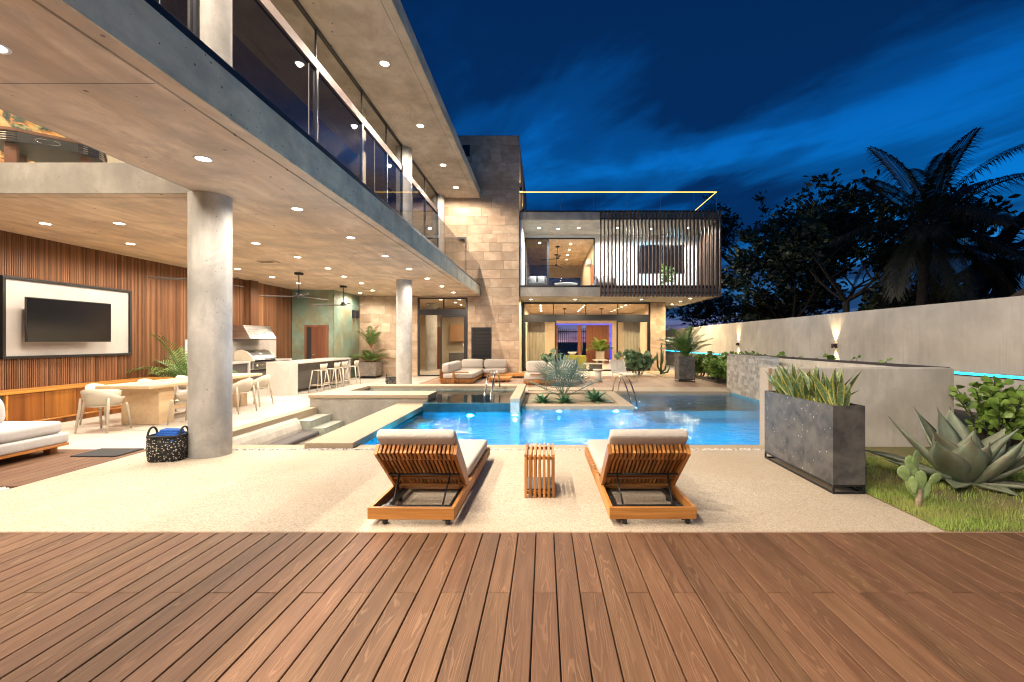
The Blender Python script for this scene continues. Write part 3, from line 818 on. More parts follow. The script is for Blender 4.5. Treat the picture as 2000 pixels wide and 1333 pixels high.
pool_light(.3, 6.90, -.6, PI, 420, 'lamp in the front wall of the pool behind the slatted table')
pool_light(3.0, 6.90, -.6, PI, 520, 'lamp in the front wall of the pool by the long planter')
pool_light(5.685, 9.2, -.6, -PI / 2, 520, 'lamp in the pool wall under the mosaic tank')
pool_light(-3.385, 8.2, -.6, PI / 2, 330, 'lamp in the pool wall under the stone walkway')
pool_light(2.12, 12.2, -.3, PI / 2, 120, 'lamp lighting the pool steps beside the handrail')
pool_light(-1.2, 13.19, -.25, 0, 130, 'lamp in the far wall of the spa', (0.3, 0.75, 0.8))
pool_light(-3.6, 13.19, -.25, 0, 130, 'lamp in the far wall of the spa nearest the covered terrace', (0.3, 0.75, 0.8))

# stone walkway between the sunken lounge and the pool
wk = tag(MB().cbox(-3.51, -2.80, 6.655, 10.895, -.035, .08, .005).obj('stone_walkway', 'sandstone_coping'), 'stone slab walkway between sunken lounge and pool', 'walkway')
S('lounge_partition', MB().box(-3.50, -3.40, 6.89, 10.89, -1.4, -.036), 'concrete')

# ================================================================== SUNKEN LOUNGE
lo = T('sunken_lounge', 'sunken concrete seating pit with tiled steps', 'sunken lounge', (-4.5, 8.8, -.85))
P(MB().box(-5.62, -3.5, 6.88, 10.9, -.95, -.85), 'pit_floor', 'concrete', lo)
P(MB().box(-5.64, -5.415, 6.89, 10.89, -.849, -.301), 'side_wall', 'concrete', lo)
P(MB().box(-5.62, -3.52, 6.64, 6.87, -.849, -.301), 'near_wall', 'concrete', lo)
# bench with a rolled concrete back
prof = [(-5.414, -.10), (-5.36, -.14), (-5.31, -.22), (-5.27, -.33), (-5.25, -.47), (-4.90, -.47), (-4.90, -.849), (-5.414, -.849)]
P(MB().prism(prof, 1, 6.9, 9.92), 'bench', 'beige_render', lo)
for (x0, x1, z) in ((-5.412, -5.09, -.167), (-5.088, -4.80, -.333), (-4.798, -4.50, -.50), (-4.498, -4.2, -.67)):
    s_ = P(MB().box(x0, x1, 9.93, 10.885, -.849, z - .012), 'step', 'step_tile', lo)
    nn = 4
    for k in range(nn):
        q = .955 / nn
        P(MB().cbox(x0 - .004, x1 + .006, 9.926 + q * k, 9.922 + q * (k + 1), z - .012, z, .002), 'tile', 'step_tile', s_)
tag(MB().rbox(-5.24, -4.885, 6.95, 9.90, -.468, -.375, .04, None, .04).obj('bench_cushion', 'grey_fabric', None, True), 'long charcoal cushion on the sunken lounge bench', 'cushion')

# ================================================================== MOSAIC TANK AND BEIGE WALL
tk = T('mosaic_tank', 'raised water tank clad in small beige stone tiles', 'water tank', (5.9, 10.5, -1.3))
P(MB().box(5.72, 5.90, 7.06, 11.45, ZB, .96), 'wall', 'beige_render', tk)
P(MB().box(5.72, 5.90, 11.452, 14.24, ZB, 1.13), 'wall', 'beige_render', tk)
P(MB().box(6.12, 6.28, 7.06, 14.24, -.05, 1.13), 'outer_wall', 'beige_render', tk)
P(MB().box(5.90, 6.12, 14.06, 14.24, -.05, 1.129), 'end_wall', 'beige_render', tk)
P(MB().box(5.901, 6.119, 7.06, 14.06, -.05, .60), 'tank_floor', 'pool_stone', tk)
P(MB().cbox(6.10, 6.30, 7.06, 14.26, 1.131, 1.165), 'coping', 'bronze_frame', tk)
P(MB().cbox(5.685, 6.098, 14.04, 14.26, 1.131, 1.165), 'coping', 'bronze_frame', tk)
P(MB().cbox(5.685, 5.91, 11.45, 14.038, 1.131, 1.165), 'coping', 'mosaic_tile', tk)
# the tiles of the pool-side face, random ashlar
sz = [.10, .15, .2, .15, .10]
zz0 = -.13; row = 0
while zz0 < 1.12:
    hgt = R.choice([.1, .1, .15]); y = 9.2 + R.uniform(0, .1)
    while y < 14.2:
        w = R.choice([.1, .15, .15, .2, .3]); y2 = min(y + w, 14.23)
        top = 1.13 if (y + y2) / 2 > 11.45 else .96
        if zz0 + hgt <= top + .04 and y2 - y > .04:
            pr = R.uniform(.012, .02)
            P(MB().cbox(5.72 - pr, 5.719, y + .003, y2 - .003, zz0 + .003, min(zz0 + hgt, top) - .003, .002), 'tile', 'mosaic_tile', tk)
        y = y2
    zz0 += hgt
# tapered spout apron, set proud in paler stone
ap = MB()
for (y0, y1, y2, y3, z0, z1) in [(10.9 + .03 * k, 12.0 - .09 * k, 10.93 + .03 * k, 11.91 - .09 * k, .74 - .12 * k, .86 - .12 * k) for k in range(8)]:
    ap.add([(5.69, y0 + .0, z1), (5.69, y1, z1), (5.69, y3, z0 + .004), (5.69, y2, z0 + .004)], [(0, 1, 2, 3)])
P(ap, 'spout_apron', 'step_tile', tk)
tw = MB(); tw.quad((5.90, 7.06, .90), (6.12, 7.06, .90), (6.12, 14.06, .90), (5.90, 14.06, .90)); S('tank_water', tw, 'spa_water')
bw = T('beige_garden_wall', 'low beige rendered wall beside the long black planter', 'wall', (4.7, 6.9, 0))
P(MB().cbox(3.40, 6.115, 6.782, 7.05, -.3, 1.166, .008), 'rendered_face', 'beige_render', bw)
P(MB().cbox(3.335, 3.399, 6.778, 7.054, -1.3, 1.168, .008), 'end_cladding', 'sandstone_coping', bw)

# ================================================================== BOUNDARY WALL
gw = T('boundary_wall', 'long grey rendered boundary wall with cyan light strip', 'wall', (8.1, 15, 0))
P(MB().cbox(8.0, 8.22, -6, 23.6, -.1, 2.33, .01), 'rendered_face', 'garden_wall_render', gw)
P(MB().cbox(8.02, 8.22, 23.61, 46, -.1, 2.30, .01), 'far_section', 'concrete', gw)
st = P(MB().cbox(7.955, 7.999, -6, 46, .93, .985, .004), 'light_channel', 'brushed_steel', gw)
P(MB().box(7.948, 7.954, -6, 46, .937, .978), 'led_strip', 'led_cyan', st)
for i, y in enumerate((6.24, 12.48, 18.72, 24.96)):
    s_ = T('wall_sconce', ('small up and down wall light closest to the palms on the boundary wall', 'small up and down wall light above the mosaic tank', 'small up and down wall light at the far part of the boundary wall', 'small up and down wall light behind the potted palm')[i], 'wall light', (7.999 if i < 3 else 8.019, y, 1.44), 0, 'lights along the boundary wall')
    MB().cbox(-.10, 0, -.055, .055, -.06, .06, .004).obj('housing', 'bronze_frame', s_)
    for sg in (1, -1):
        MB().disc((-.05, 0, .061 * sg), .03, 14, sg > 0).obj('lens', 'sconce_lens', s_)
        spot('lamp', s_, (-.06, 0, .07 * sg), 60 if sg > 0 else 36, (1, .76, .40), 70, .8, .02, (rad(180) if sg > 0 else 0, 0, 0))
# ================================================================== MAIN HOUSE
XE, XW, XL = -2.83, -4.62, -9.84     # slab edge, column line, slatted wall
ZC, ZF, ZR = 3.57, 3.98, 7.91        # soffit, upper floor, roof soffit
YW = 20.2
hs = T('concrete_villa', 'two storey concrete villa with long balcony and round columns', 'house', (-6.5, 12, 0))
# balcony strip and the floor behind the double-height void
P(MB().box(-4.67, XE - .02, -9, YW, ZC + .03, ZF), 'balcony_slab', 'concrete', hs)
sf = P(MB().box(-4.67, XE - .18, -9, YW, ZC, ZC + .029), 'soffit', 'concrete_soffit', hs)
P(MB().box(XE - .155, XE - .021, -9, YW, ZC, ZC + .029), 'soffit_edge', 'concrete_soffit', hs)
P(MB().box(XE - .019, XE, -9, YW, ZC, ZF), 'fascia', 'concrete_fascia', hs)
P(MB().box(XL, -4.672, 6.2, YW, ZC + .03, ZF), 'floor_slab', 'concrete', hs)
P(MB().box(XL, -4.672, 6.365, YW, ZC, ZC + .029), 'soffit', 'concrete_soffit', hs)
P(MB().box(XL, -4.672, 6.2, 6.345, ZC, ZC + .029), 'soffit_edge', 'concrete_soffit', hs)
P(MB().cbox(XL, -4.672, 6.17, 6.199, ZC, ZF + .01, .004), 'void_beam', 'concrete', hs)
P(MB().box(-4.69, -4.671, -9, 6.168, ZC, ZF), 'void_edge', 'concrete', hs)
for y in (-1.2, 1.2, 3.53, 8.6, 11.2, 13.8): P(MB().box(-4.66, XE - .19, y, y + .006, ZC - .0015, ZC - .0005), 'casting_joint', 'cabinet_dark', hs)
# roof
P(MB().box(-10.4, XE - .02, -9, YW, ZR + .03, ZR + .36), 'roof', 'concrete', hs)
P(MB().box(-10.4, XE - .22, -9, YW, ZR, ZR + .029), 'roof_soffit', 'concrete_upper', hs)
P(MB().box(XE - .21, XE - .021, -9, YW, ZR, ZR + .029), 'roof_soffit_edge', 'concrete_upper', hs)
P(MB().cbox(XE - .019, XE, -9, YW, ZR, ZR + .36, .004), 'roof_fascia', 'concrete_fascia', hs)
# shallow casting joints of the roof soffit
for y in (4.0, 7.6, 9.45, 11.95, 14.6, 17.3):
    P(MB().box(-4.5, XE - .23, y, y + .012, ZR - .004, ZR - .0005), 'casting_joint', 'concrete_upper', hs)
# columns through both storeys
for y in (6.3, 15.0, 19.9):
    c = MB()
    if y < 19: c.lathe([(.252, 0), (.252, ZC), ], 40, (XW, y, 0))
    c.lathe([(.25, ZF), (.25, ZR)], 40, (XW, y, 0))
    P(c, 'column', 'concrete_column', hs, True)
for y in (-2.4,): P(MB().lathe([(.25, 0), (.25, ZR)], 32, (XW, y, 0)), 'column', 'concrete_column', hs, True)

# left wall with walnut slats
P(MB().box(XL - .3, XL - .03, -9, YW, 0, ZR), 'side_wall', 'concrete', hs)
sw = P(MB().box(XL - .03, XL - .004, 6.3, 17.74, 0, ZC), 'slat_backing', 'black_rubber', hs)
sm = MB().box(0, .036, -.0105, .0105, 0, ZC - .002).mesh('slat', 'walnut_slat')
y = 7.3; i = 0
while y < 15.0:
    link('slat', sm, sw, (XL - .004, y, 0.001)); y += .0365; i += 1
sm2 = MB().cbox(0, .03, -.069, .069, 0, ZC - .002, .003).mesh('plank', 'walnut_slat')
for k in range(16): link('plank', sm2, sw, (XL - .004, 15.41 + .145 * k, .001))
ch = P(MB().box(XL, XL + .22, 14.95, 15.33, 1.9, ZC - .001), 'flue_casing', 'walnut_slat', hs)
sm3 = MB().box(-.012, .012, 0, .02, 0, ZC - 1.905).mesh('slat', 'walnut_slat')
for k in range(6): link('slat', sm3, ch, (XL + .02 + .036 * k, 14.93, 1.902))
# patina-green service block
gb = P(MB().box(XL, -8.215, 17.765, YW - .06, 0, ZC - .001), 'service_block', 'cabinet_dark', hs)
for (x0, x1, z0, z1) in ((XL, -9.33, 0, ZC), (-9.328, -8.41, 2.19, ZC), (-8.408, -8.2, 0, ZC)):
    P(MB().cbox(x0, x1, 17.74, 17.764, z0 + .001, z1 - .001, .001), 'panel', 'patina_panel', gb)
for (y0, y1) in ((17.74, 18.55), (18.552, 19.36), (19.362, YW - .06)):
    P(MB().cbox(-8.214, -8.19, y0, y1, .001, ZC - .001, .001), 'panel', 'patina_panel', gb)
# door in it, standing a little open
dr = P(MB().box(-9.33, -9.25, 17.70, 17.763, 0, 2.19).box(-8.49, -8.41, 17.70, 17.763, 0, 2.19).box(-9.25, -8.49, 17.70, 17.763, 2.11, 2.19), 'door_frame', 'door_wood', hs)
P(MB().box(-9.25, -9.07, 17.75, 17.764, .001, 2.11), 'dark_gap', 'black_rubber', dr)
P(MB().cbox(-9.07, -8.492, 17.73, 17.765, .001, 2.108, .003), 'door_leaf', 'door_wood', dr)
P(MB().cbox(-9.04, -8.92, 17.70, 17.72, 1.02, 1.045, .003), 'handle', 'chrome', dr)

# ------------------------------------------------ stone clad back wall and tower
sw = P(MB().box(-8.2, -5.62, YW, YW + .3, 0, ZC).box(-3.40, -3.23, YW, YW + .3, 0, ZC).box(-2.34, -1.14, YW, YW + .3, 0, ZC).box(-3.23, -2.34, YW, YW + .3, 2.17, ZC)
       .box(-3.40, -1.14, YW, YW + .3, ZC, 10.64).box(-4.9, -3.9, YW, YW + .3, 6.17, ZR).box(-3.9, -3.40, YW, YW + .3, 6.17, 10.64).box(-4.9, -4.45, YW, YW + .3, ZF, 6.17), 'stone_wall', 'mortar', hs)
P(MB().box(-3.88, -1.141, YW + .31, 28.9, 3.98, 10.64), 'tower_body', 'stone_tile', hs)
P(MB().cbox(-3.9, -1.12, YW - .04, 28.92, 10.642, 10.68, .005), 'tower_cap', 'concrete', hs)
opens = [(-5.62, -3.40, 0, 3.5), (-3.23, -2.34, 0.0, 2.17), (-4.45, -3.45, ZF, 6.17)]
def region(xm, zm):
    if zm < ZC: return -8.19, -1.12
    if zm < ZF: return XE + .01, -1.12
    if zm < ZR: return -4.9, -1.12
    return -3.9, -1.12
rows = []; z = 0.0
while z < 10.6:
    rows.append((z, min(z + .395, 10.64))); z += .395
for ri, (z0, z1) in enumerate(rows):
    zm = (z0 + z1) / 2; lo_, hi_ = region(0, zm)
    cuts = [lo_]; x = lo_ + R.uniform(.15, .7)
    while x < hi_ - .15:
        cuts.append(x); x += R.choice([.45, .6, .85, 1.0, 1.25]) * R.uniform(.85, 1.1)
    cuts.append(hi_)
    for a, b2 in zip(cuts, cuts[1:]):
        segs = [(a, b2, z0, z1)]
        for (ox0, ox1, oz0, oz1) in opens:
            new = []
            for (p, q, r0, r1) in segs:
                if q <= ox0 or p >= ox1 or r1 <= oz0 or r0 >= oz1: new.append((p, q, r0, r1)); continue
                if p < ox0: new.append((p, ox0, r0, r1))
                if q > ox1: new.append((ox1, q, r0, r1))
                pi_, qi_ = max(p, ox0), min(q, ox1)
                if r1 > oz1 + .03: new.append((pi_, qi_, oz1, r1))
            segs = new
        for (p, q, r0, r1) in segs:
            if q - p < .03: continue
            tt = R.uniform(.018, .026)
            zt = min(r1 - .0025, ZC - .001 if r0 < ZC < r1 and p < XE else r1)
            P(MB().cbox(p + .0035, q - .0035, YW - tt, YW - .001, r0 + .0035, zt - .001, .004), 'stone', 'stone_tile', sw)
# tower flank
for k in range(6):
    P(MB().cbox(-1.139, -1.118, YW + .002, YW + 8.7, 7.5 + .52 * k, 7.5 + .52 * (k + 1) - .006, .003), 'stone', 'stone_tile', sw)
P(MB().box(-3.62, -3.30, YW - .035, YW - .018, 9.75, 10.25), 'window', 'black_metal', hs)

# ------------------------------------------------ big sliding door in the stone wall
def frame(mb, x0, x1, z0, z1, y0, y1, w):
    mb.box(x0, x0 + w, y0, y1, z0, z1); mb.box(x1 - w, x1, y0, y1, z0, z1)
    mb.box(x0 + w, x1 - w, y0, y1, z1 - w, z1); mb.box(x0 + w, x1 - w, y0, y1, z0, z0 + w)
    return mb
kd = MB(); frame(kd, -5.60, -3.42, 0.005, 3.50, YW, YW + .12, .06)
kd.box(-5.54, -3.48, YW + .002, YW + .11, 2.72, 2.98); kd.box(-4.49, -4.44, YW + .003, YW + .10, 2.98, 3.44)
kd = P(kd, 'sliding_door_frame', 'dark_frame', hs)
P(frame(MB(), -4.62, -3.49, .07, 2.71, YW + .015, YW + .06, .075), 'sliding_leaf', 'dark_frame', kd)
gl = MB(); gl.quad((-5.54, YW + .05, 2.98), (-4.49, YW + .05, 2.98), (-4.49, YW + .05, 3.44), (-5.54, YW + .05, 3.44)); P(gl, 'pane', 'clear_glass', kd)
gl = MB(); gl.quad((-4.44, YW + .05, 2.98), (-3.48, YW + .05, 2.98), (-3.48, YW + .05, 3.44), (-4.44, YW + .05, 3.44)); P(gl, 'pane', 'clear_glass', kd)
gl = MB(); gl.quad((-4.55, YW + .04, .14), (-3.56, YW + .04, .14), (-3.56, YW + .04, 2.64), (-4.55, YW + .04, 2.64)); P(gl, 'pane', 'clear_glass', kd)
# louvred service door
lv = P(frame(MB(), -3.23, -2.34, .03, 2.17, YW - .03, YW + .06, .07), 'louvre_frame', 'dark_frame', hs)
P(MB().box(-3.16, -2.41, YW + .04, YW + .055, .1, 2.1), 'louvre_back', 'black_metal', lv)
lm = MB().box(-.374, .374, -.004, .004, -.028, .028).mesh('louvre', 'louvre_grey')
for k in range(32): PL('louvre', lm, lv, (-2.785, YW + .005, .14 + .062 * k), (rad(35), 0, 0))
P(MB().cbox(-3.20, -3.08, YW - .05, YW - .035, .98, 1.0, .003), 'lever', 'chrome', lv)

# kitchen beyond the sliding door
P(MB().box(-9.5, -1.15, YW + .31, 27.5, -.05, .02), 'kitchen_floor', 'porcelain_floor', hs)
P(MB().box(-9.5, -1.15, YW + .31, 27.5, ZC, ZC + .1), 'kitchen_ceiling', 'concrete_soffit', hs)
P(MB().box(-9.5, -1.15, 27.5, 27.7, 0, ZC).box(-9.7, -9.5, YW + .31, 27.5, 0, ZC).box(-1.35, -1.16, YW + .31, 28.8, 0, ZC), 'kitchen_wall', 'interior_wall', hs)
kc = T('kitchen_cabinets', 'wooden wall cabinets seen through the sliding door', 'cabinet', (-5, 27.2, 0))
P(MB().cbox(-5.6, -4.75, 27.0, 27.48, 1.55, 2.55), 'wall_unit', 'interior_cabinet', kc)
P(MB().cbox(-4.74, -4.0, 27.05, 27.48, 1.55, 2.55), 'dark_unit', 'cabinet_dark', kc)
P(MB().cbox(-5.6, -4.0, 26.7, 27.48, .02, .88), 'base_unit', 'cabinet_dark', kc)
P(MB().cbox(-5.62, -3.98, 26.68, 27.48, .882, .92), 'worktop', 'marble', kc)
fr_ = T('refrigerator', 'tall pale steel refrigerator standing inside the kitchen', 'refrigerator', (-6.15, 25.6, .02))
P(MB().cbox(-6.40, -6.02, 25.2, 25.9, .03, 2.3), 'body', 'brushed_steel', fr_); P(MB().cbox(-6.03, -6.005, 25.28, 25.3, .9, 1.6), 'handle', 'chrome', fr_)
P(MB().cbox(-6.015, -5.75, 25.25, 25.4, .025, 2.35), 'side_panel', 'door_wood', fr_)
P(MB().lathe([(.3, .02), (.3, ZC)], 28, (-6.0, 24.2, 0)), 'column', 'concrete_column', hs, True)
vs_ = T('flower_vase', 'white lilies in a vase on the kitchen counter', 'vase', (-4.35, 25.0, .95))
P(MB().cbox(-4.8, -3.8, 24.7, 25.3, .02, .94), 'counter_block', 'cabinet_dark', hs)
MB().lathe([(0, 0), (.06, 0), (.08, .1), (.05, .2), (.06, .24)], 16).obj('vase', 'white_plastic', vs_, True)
fl = MB()
for k in range(16):
    an = R.uniform(0, 2 * PI); d_ = Vector((math.cos(an), math.sin(an), 1.4)).normalized(); p0 = Vector((0, 0, .22)); sd = d_.cross(Vector((0, 0, 1))).normalized()
    fl.blade([p0 + d_ * .1, p0 + d_ * .2, p0 + d_ * .28, p0 + d_ * .34], [.004, .03, .05, .0], sd, .2)
fl.obj('lilies', 'white_plastic', vs_, True)

# ------------------------------------------------ upper storey: glass wall on the column line
uw = P(MB().box(XW - .05, XW + .05, 6.55, 19.65, 7.05, 7.24), 'transom_beam', 'bronze_frame', hs)
P(MB().box(XW - .05, XW + .05, -9, 6.05, 7.05, 7.24), 'transom_beam', 'bronze_frame', hs)
for y in (-7.5, -5, -2.7, -.2, 2.2, 4.6, 6.02, 6.58, 9.2, 11.5, 13.3, 14.72, 15.28, 17.6, 19.62):
    P(MB().box(XW - .04, XW + .04, y - .03, y + .03, ZF, 7.05).box(XW - .02, XW + .02, y - .008, y + .008, 7.241, ZR - .045), 'mullion', 'dark_frame', uw)
P(MB().box(XW - .04, XW + .04, 6.56, 14.7, ZR - .045, ZR - .001).box(XW - .04, XW + .04, 15.3, 19.6, ZR - .045, ZR - .001).box(XW - .04, XW + .04, -9, 6.04, ZR - .045, ZR - .001), 'head_rail', 'black_metal', uw)
for (a, b2) in ((-9, -.2), (-.2, 2.2), (2.2, 4.6), (4.6, 6.02), (6.58, 9.2), (9.2, 11.5), (13.3, 14.72), (15.28, 17.6), (17.6, 19.62)):
    q = MB(); q.quad((XW, a + .02, ZF + .02), (XW, b2 - .02, ZF + .02), (XW, b2 - .02, 7.05), (XW, a + .02, 7.05)); P(q, 'pane', 'dark_glass', uw)
for (a, b2) in ((-9, -.2), (-.2, 4.6), (4.6, 6.02), (6.58, 9.2), (9.2, 11.5), (11.5, 14.72), (15.28, 17.6), (17.6, 19.62)):
    q = MB(); q.quad((XW, a + .01, 7.242), (XW, b2 - .01, 7.242), (XW, b2 - .01, ZR - .05), (XW, a + .01, ZR - .05)); P(q, 'pane', 'clear_glass', uw)
P(MB().box(XL - .02, XL, -9, 26, ZF, ZR), 'upper_wall', 'interior_wall', hs)
P(MB().box(XL, XW - .3, 12.4, 12.55, ZF, ZR - .001), 'partition', 'interior_wall', hs)
P(MB().box(XL, -4.9, YW - .04, YW + .1, ZF, ZR), 'partition', 'interior_wall', hs)
# doorway at the end of the balcony, lit hall behind
ud = P(frame(MB(), -4.45, -3.45, ZF + .005, 6.17, YW - .03, YW + .1, .07), 'balcony_door_frame', 'dark_frame', hs)
P(MB().box(-4.9, -3.0, 22.5, 22.6, ZF, 6.6), 'hall_wall', 'interior_wall', hs)
P(MB().box(-3.85, -3.6, 22.45, 22.49, ZF, 5.6), 'hall_door', 'cabinet_dark', hs)
P(MB().box(-4.9, -4.8, YW + .31, 22.5, ZF, 6.6).box(-3.1, -3.0, YW + .31, 22.5, ZF, 6.6).box(-4.8, -3.1, YW + .31, 22.5, 6.5, 6.6), 'hall_wall', 'interior_wall', hs)
# glass balustrade
rl = T('balcony_balustrade', 'long frameless tinted glass balustrade with black base channel on concrete balcony', 'balustrade', (XE, 10, ZF))
P(MB().cbox(XE - .085, XE - .012, -9, YW - .05, ZF + .001, ZF + .085, .004), 'base_channel', 'black_metal', rl)
yy = [-7.6, -5.4, -3.2, -1.0, 1.2, 3.4, 5.55, 7.7, 9.9, 12.1, 14.3, 16.5, 18.3, YW - .06]
for a, b2 in zip(yy, yy[1:]):
    q = MB(); q.quad((XE - .04, a + .008, ZF + .08), (XE - .04, b2 - .008, ZF + .08), (XE - .04, b2 - .008, 4.965), (XE - .04, a + .008, 4.965)); P(q, 'pane', 'railing_glass', rl)
    P(MB().box(XE - .045, XE - .035, b2 - .004, b2 + .004, ZF + .09, 4.96), 'joint_seal', 'seal_grey', rl)

# game room upstairs, seen past the void
pt = tag(MB().cbox(XL + .001, XL + .04, 6.9, 10.02, 4.75, 7.3, .004).obj('painting', 'abstract_canvas'), 'large orange and dark green abstract painting upstairs', 'painting')
gt = T('game_table', 'dark rounded game table with chrome stripes upstairs behind the concrete beam', 'game table', (-8.35, 7.75, ZF), rad(40))
def rrect(w, h_, r_, n=8):
    pts = []
    for cx, cy_, a0 in ((w - r_, h_ - r_, 0), (-w + r_, h_ - r_, 90), (-w + r_, -h_ + r_, 180), (w - r_, -h_ + r_, 270)):
        for k in range(n + 1):
            an = rad(a0 + 90 * k / n); pts.append((cx + r_ * math.cos(an), cy_ + r_ * math.sin(an)))
    return pts
MB().prism(rrect(.62, .5, .28), 2, .72, .88).obj('apron', 'black_metal', gt, False)
MB().prism(rrect(.645, .525, .29), 2, .881, .925).obj('rail', 'door_wood', gt, False)
for k in range(4): MB().prism(rrect(.628, .508, .285), 2, .735 + .036 * k, .748 + .036 * k).obj('chrome_stripe', 'chrome', gt, False)
MB().box(-.335, .335, -.515, .515, .725, .875).obj('side_plate', 'black_metal', gt)
MB().tube([(.09 * math.cos(a) + (.05 if math.cos(a) > 0 else -.05), -.52, .80 + .035 * math.sin(a)) for a in [2 * PI * k / 20 for k in range(21)]], .007, 6).obj('oval_badge', 'chrome', gt, True)
for sx in (-1, 1):
    for sy in (-1, 1): MB().cbox(sx * .42 - .07, sx * .42 + .07, sy * .32 - .07, sy * .32 + .07, 0, .72, .01).obj('leg', 'door_wood', gt)
q = MB(); q.quad((-9.80, 6.23, ZF + .01), (-4.7, 6.23, ZF + .01), (-4.7, 6.23, ZF + 1.0), (-9.80, 6.23, ZF + 1.0)); P(q, 'void_glass', 'clear_glass', hs)
P(MB().box(-7.60, -7.585, 6.222, 6.238, ZF + .012, ZF + 1.0), 'glass_joint', 'white_plastic', hs)

# ------------------------------------------------ lamps of the main house
ORD = ('first', 'second', 'third', 'fourth', 'fifth', 'sixth', 'seventh', 'eighth', 'ninth', 'tenth', 'eleventh', 'twelfth', 'thirteenth', 'fourteenth', 'fifteenth')
def row(ys, f):
    ys = sorted(ys, reverse=True)
    for k, y in enumerate(ys): f(y, ORD[k])
row((-6.9, -4.9, -2.9, -.9, 1.1, 3.08, 4.99, 6.89, 8.8, 10.7, 12.61, 14.55, 16.62, 18.72), lambda y, o: downlight(-3.74, y, ZC, 118 if y < 9 else 118, 'recessed downlight in the row under the balcony edge, %s from the stone tower' % o, 'downlights under the balcony edge'))
row((7.75, 9.35, 10.98, 12.61, 14.22, 15.73), lambda y, o: downlight(-8.5, y, ZC, 116, 'recessed downlight in the row along the slatted wall, %s from the green wall' % o, 'downlights by the slatted wall'))
MX = {7.73: -7.22, 9.31: -5.9, 10.84: -5.88, 12.52: -5.95, 14.11: -6.21, 15.73: -6.32, 17.96: -6.77, 18.91: -7.64}
row(list(MX), lambda y, o: downlight(MX[y], y, ZC, 116, 'recessed downlight in the middle of the terrace ceiling, %s from the stone wall' % o, 'downlights over the dining area'))
row((-7.5, -4.6, -1.6, 1.4, 4.4, 7.4, 10.4, 13.4, 16.4, 18.8), lambda y, o: downlight(-3.65, y, ZR, 900 if y < 2 else 620 if y < 6 else 220 if y > 18 else 380, 'recessed downlight in the high roof soffit, %s from the stone tower' % o, 'downlights under the roof', (1.0, .85, .68), deg=176, r=.095, blend=.35))
for k, (x, y) in enumerate(((-6.2, 4.3), (-8.4, 4.3), (-7.3, 1.3), (-7.3, -2))): downlight(x, y, ZR, 330, 'round recessed downlight in the ceiling of the double height void, %s from the beam' % ORD[k], 'downlights over the void')
for y in (7.5, 10.5): downlight(-7.5, y, ZR, 80, 'recessed downlight in the upstairs game room ceiling, %s the game table' % ('above' if y < 8 else 'behind'), 'upstairs room downlights')
downlight(-7, 16.5, ZR, 120, 'round recessed downlight in the far upstairs room', 'upstairs room downlights')
downlight(-3.95, 21.4, 6.5, 45, 'recessed downlight in the upstairs hall', 'upstairs room downlights')
for k, (x, y) in enumerate(((-4.1, 22.0), (-3.9, 23.6), (-3.9, 25.2), (-4.6, 23.6), (-4.6, 25.2), (-5.0, 22.0), (-6.6, 22.6))):
    downlight(x, y, ZC, 55, 'recessed downlight in the kitchen ceiling behind the sliding door, %s counted from the right' % ORD[k], 'kitchen downlights', (1, .76, .5))
cs = T('ceiling_cassette', 'flat dark air grille in the terrace ceiling', 'ceiling vent', (-6.95, 11.5, ZC))
MB().cbox(-.22, .22, -.16, .16, -.02, 0, .004).obj('frame', 'concrete_soffit', cs); MB().cbox(-.19, .12, -.13, .0, -.026, -.019, .002).obj('grille', 'black_metal', cs)

# ================================================================== WING WITH SLATTED BALCONY
wg = T('balcony_wing', 'two storey house wing with slatted balcony and glazed living room', 'house wing', (3.4, 24, 0))
WY, WB, WX0, WX1 = 20.4, 23.4, -1.11, 7.86
P(MB().cbox(WX0, WX1, WY, 28.1, ZC, ZF, .005), 'floor_slab', 'concrete', wg)
P(MB().cbox(WX0, WX1, WY, 28.1, 7.0, 7.36, .005), 'roof_slab', 'concrete', wg)
P(MB().cbox(WX0, WX1 - .1, WY - .012, WY + .05, 7.361, 7.42, .003), 'roof_channel', 'black_metal', wg)
P(MB().box(WX0, WX0 + .1, WY + .03, WB, ZF, 6.999), 'side_wall', 'white_plaster', wg)
P(MB().box(2.62, WX1 - .02, WB, WB + .2, ZF, 6.999), 'balcony_wall', 'white_plaster', wg)
P(MB().box(WX0 + .1, 2.62, WB, WB + .2, 6.88, 6.999), 'balcony_head', 'white_plaster', wg)
P(MB().box(WX1 - .3, WX1 - .12, WB + .2, 28, ZF, 6.999), 'end_wall', 'white_plaster', wg)
# window in the balcony wall
wn = P(frame(MB(), 4.86, 7.2, 5.04, 6.52, WB - .03, WB - .001, .05), 'window_frame', 'dark_frame', wg)
P(MB().box(4.91, 7.15, WB - .012, WB - .001, 5.09, 6.47), 'pane', 'tv_screen', wn)
P(MB().box(6.0, 6.05, WB - .028, WB - .013, 5.09, 6.47), 'window_mullion', 'dark_frame', wn)
# sliding glazing of the upper room
ug = P(frame(MB(), WX0 + .11, 2.6, ZF + .005, 6.88, WB, WB + .1, .06).box(.14, .24, WB + .002, WB + .09, ZF + .06, 6.82), 'upper_glazing_frame', 'dark_frame', wg)
q = MB(); q.quad((WX0 + .17, WB + .05, ZF + .06), (.14, WB + .05, ZF + .06), (.14, WB + .05, 6.82), (WX0 + .17, WB + .05, 6.82)); P(q, 'pane', 'dark_glass', ug)
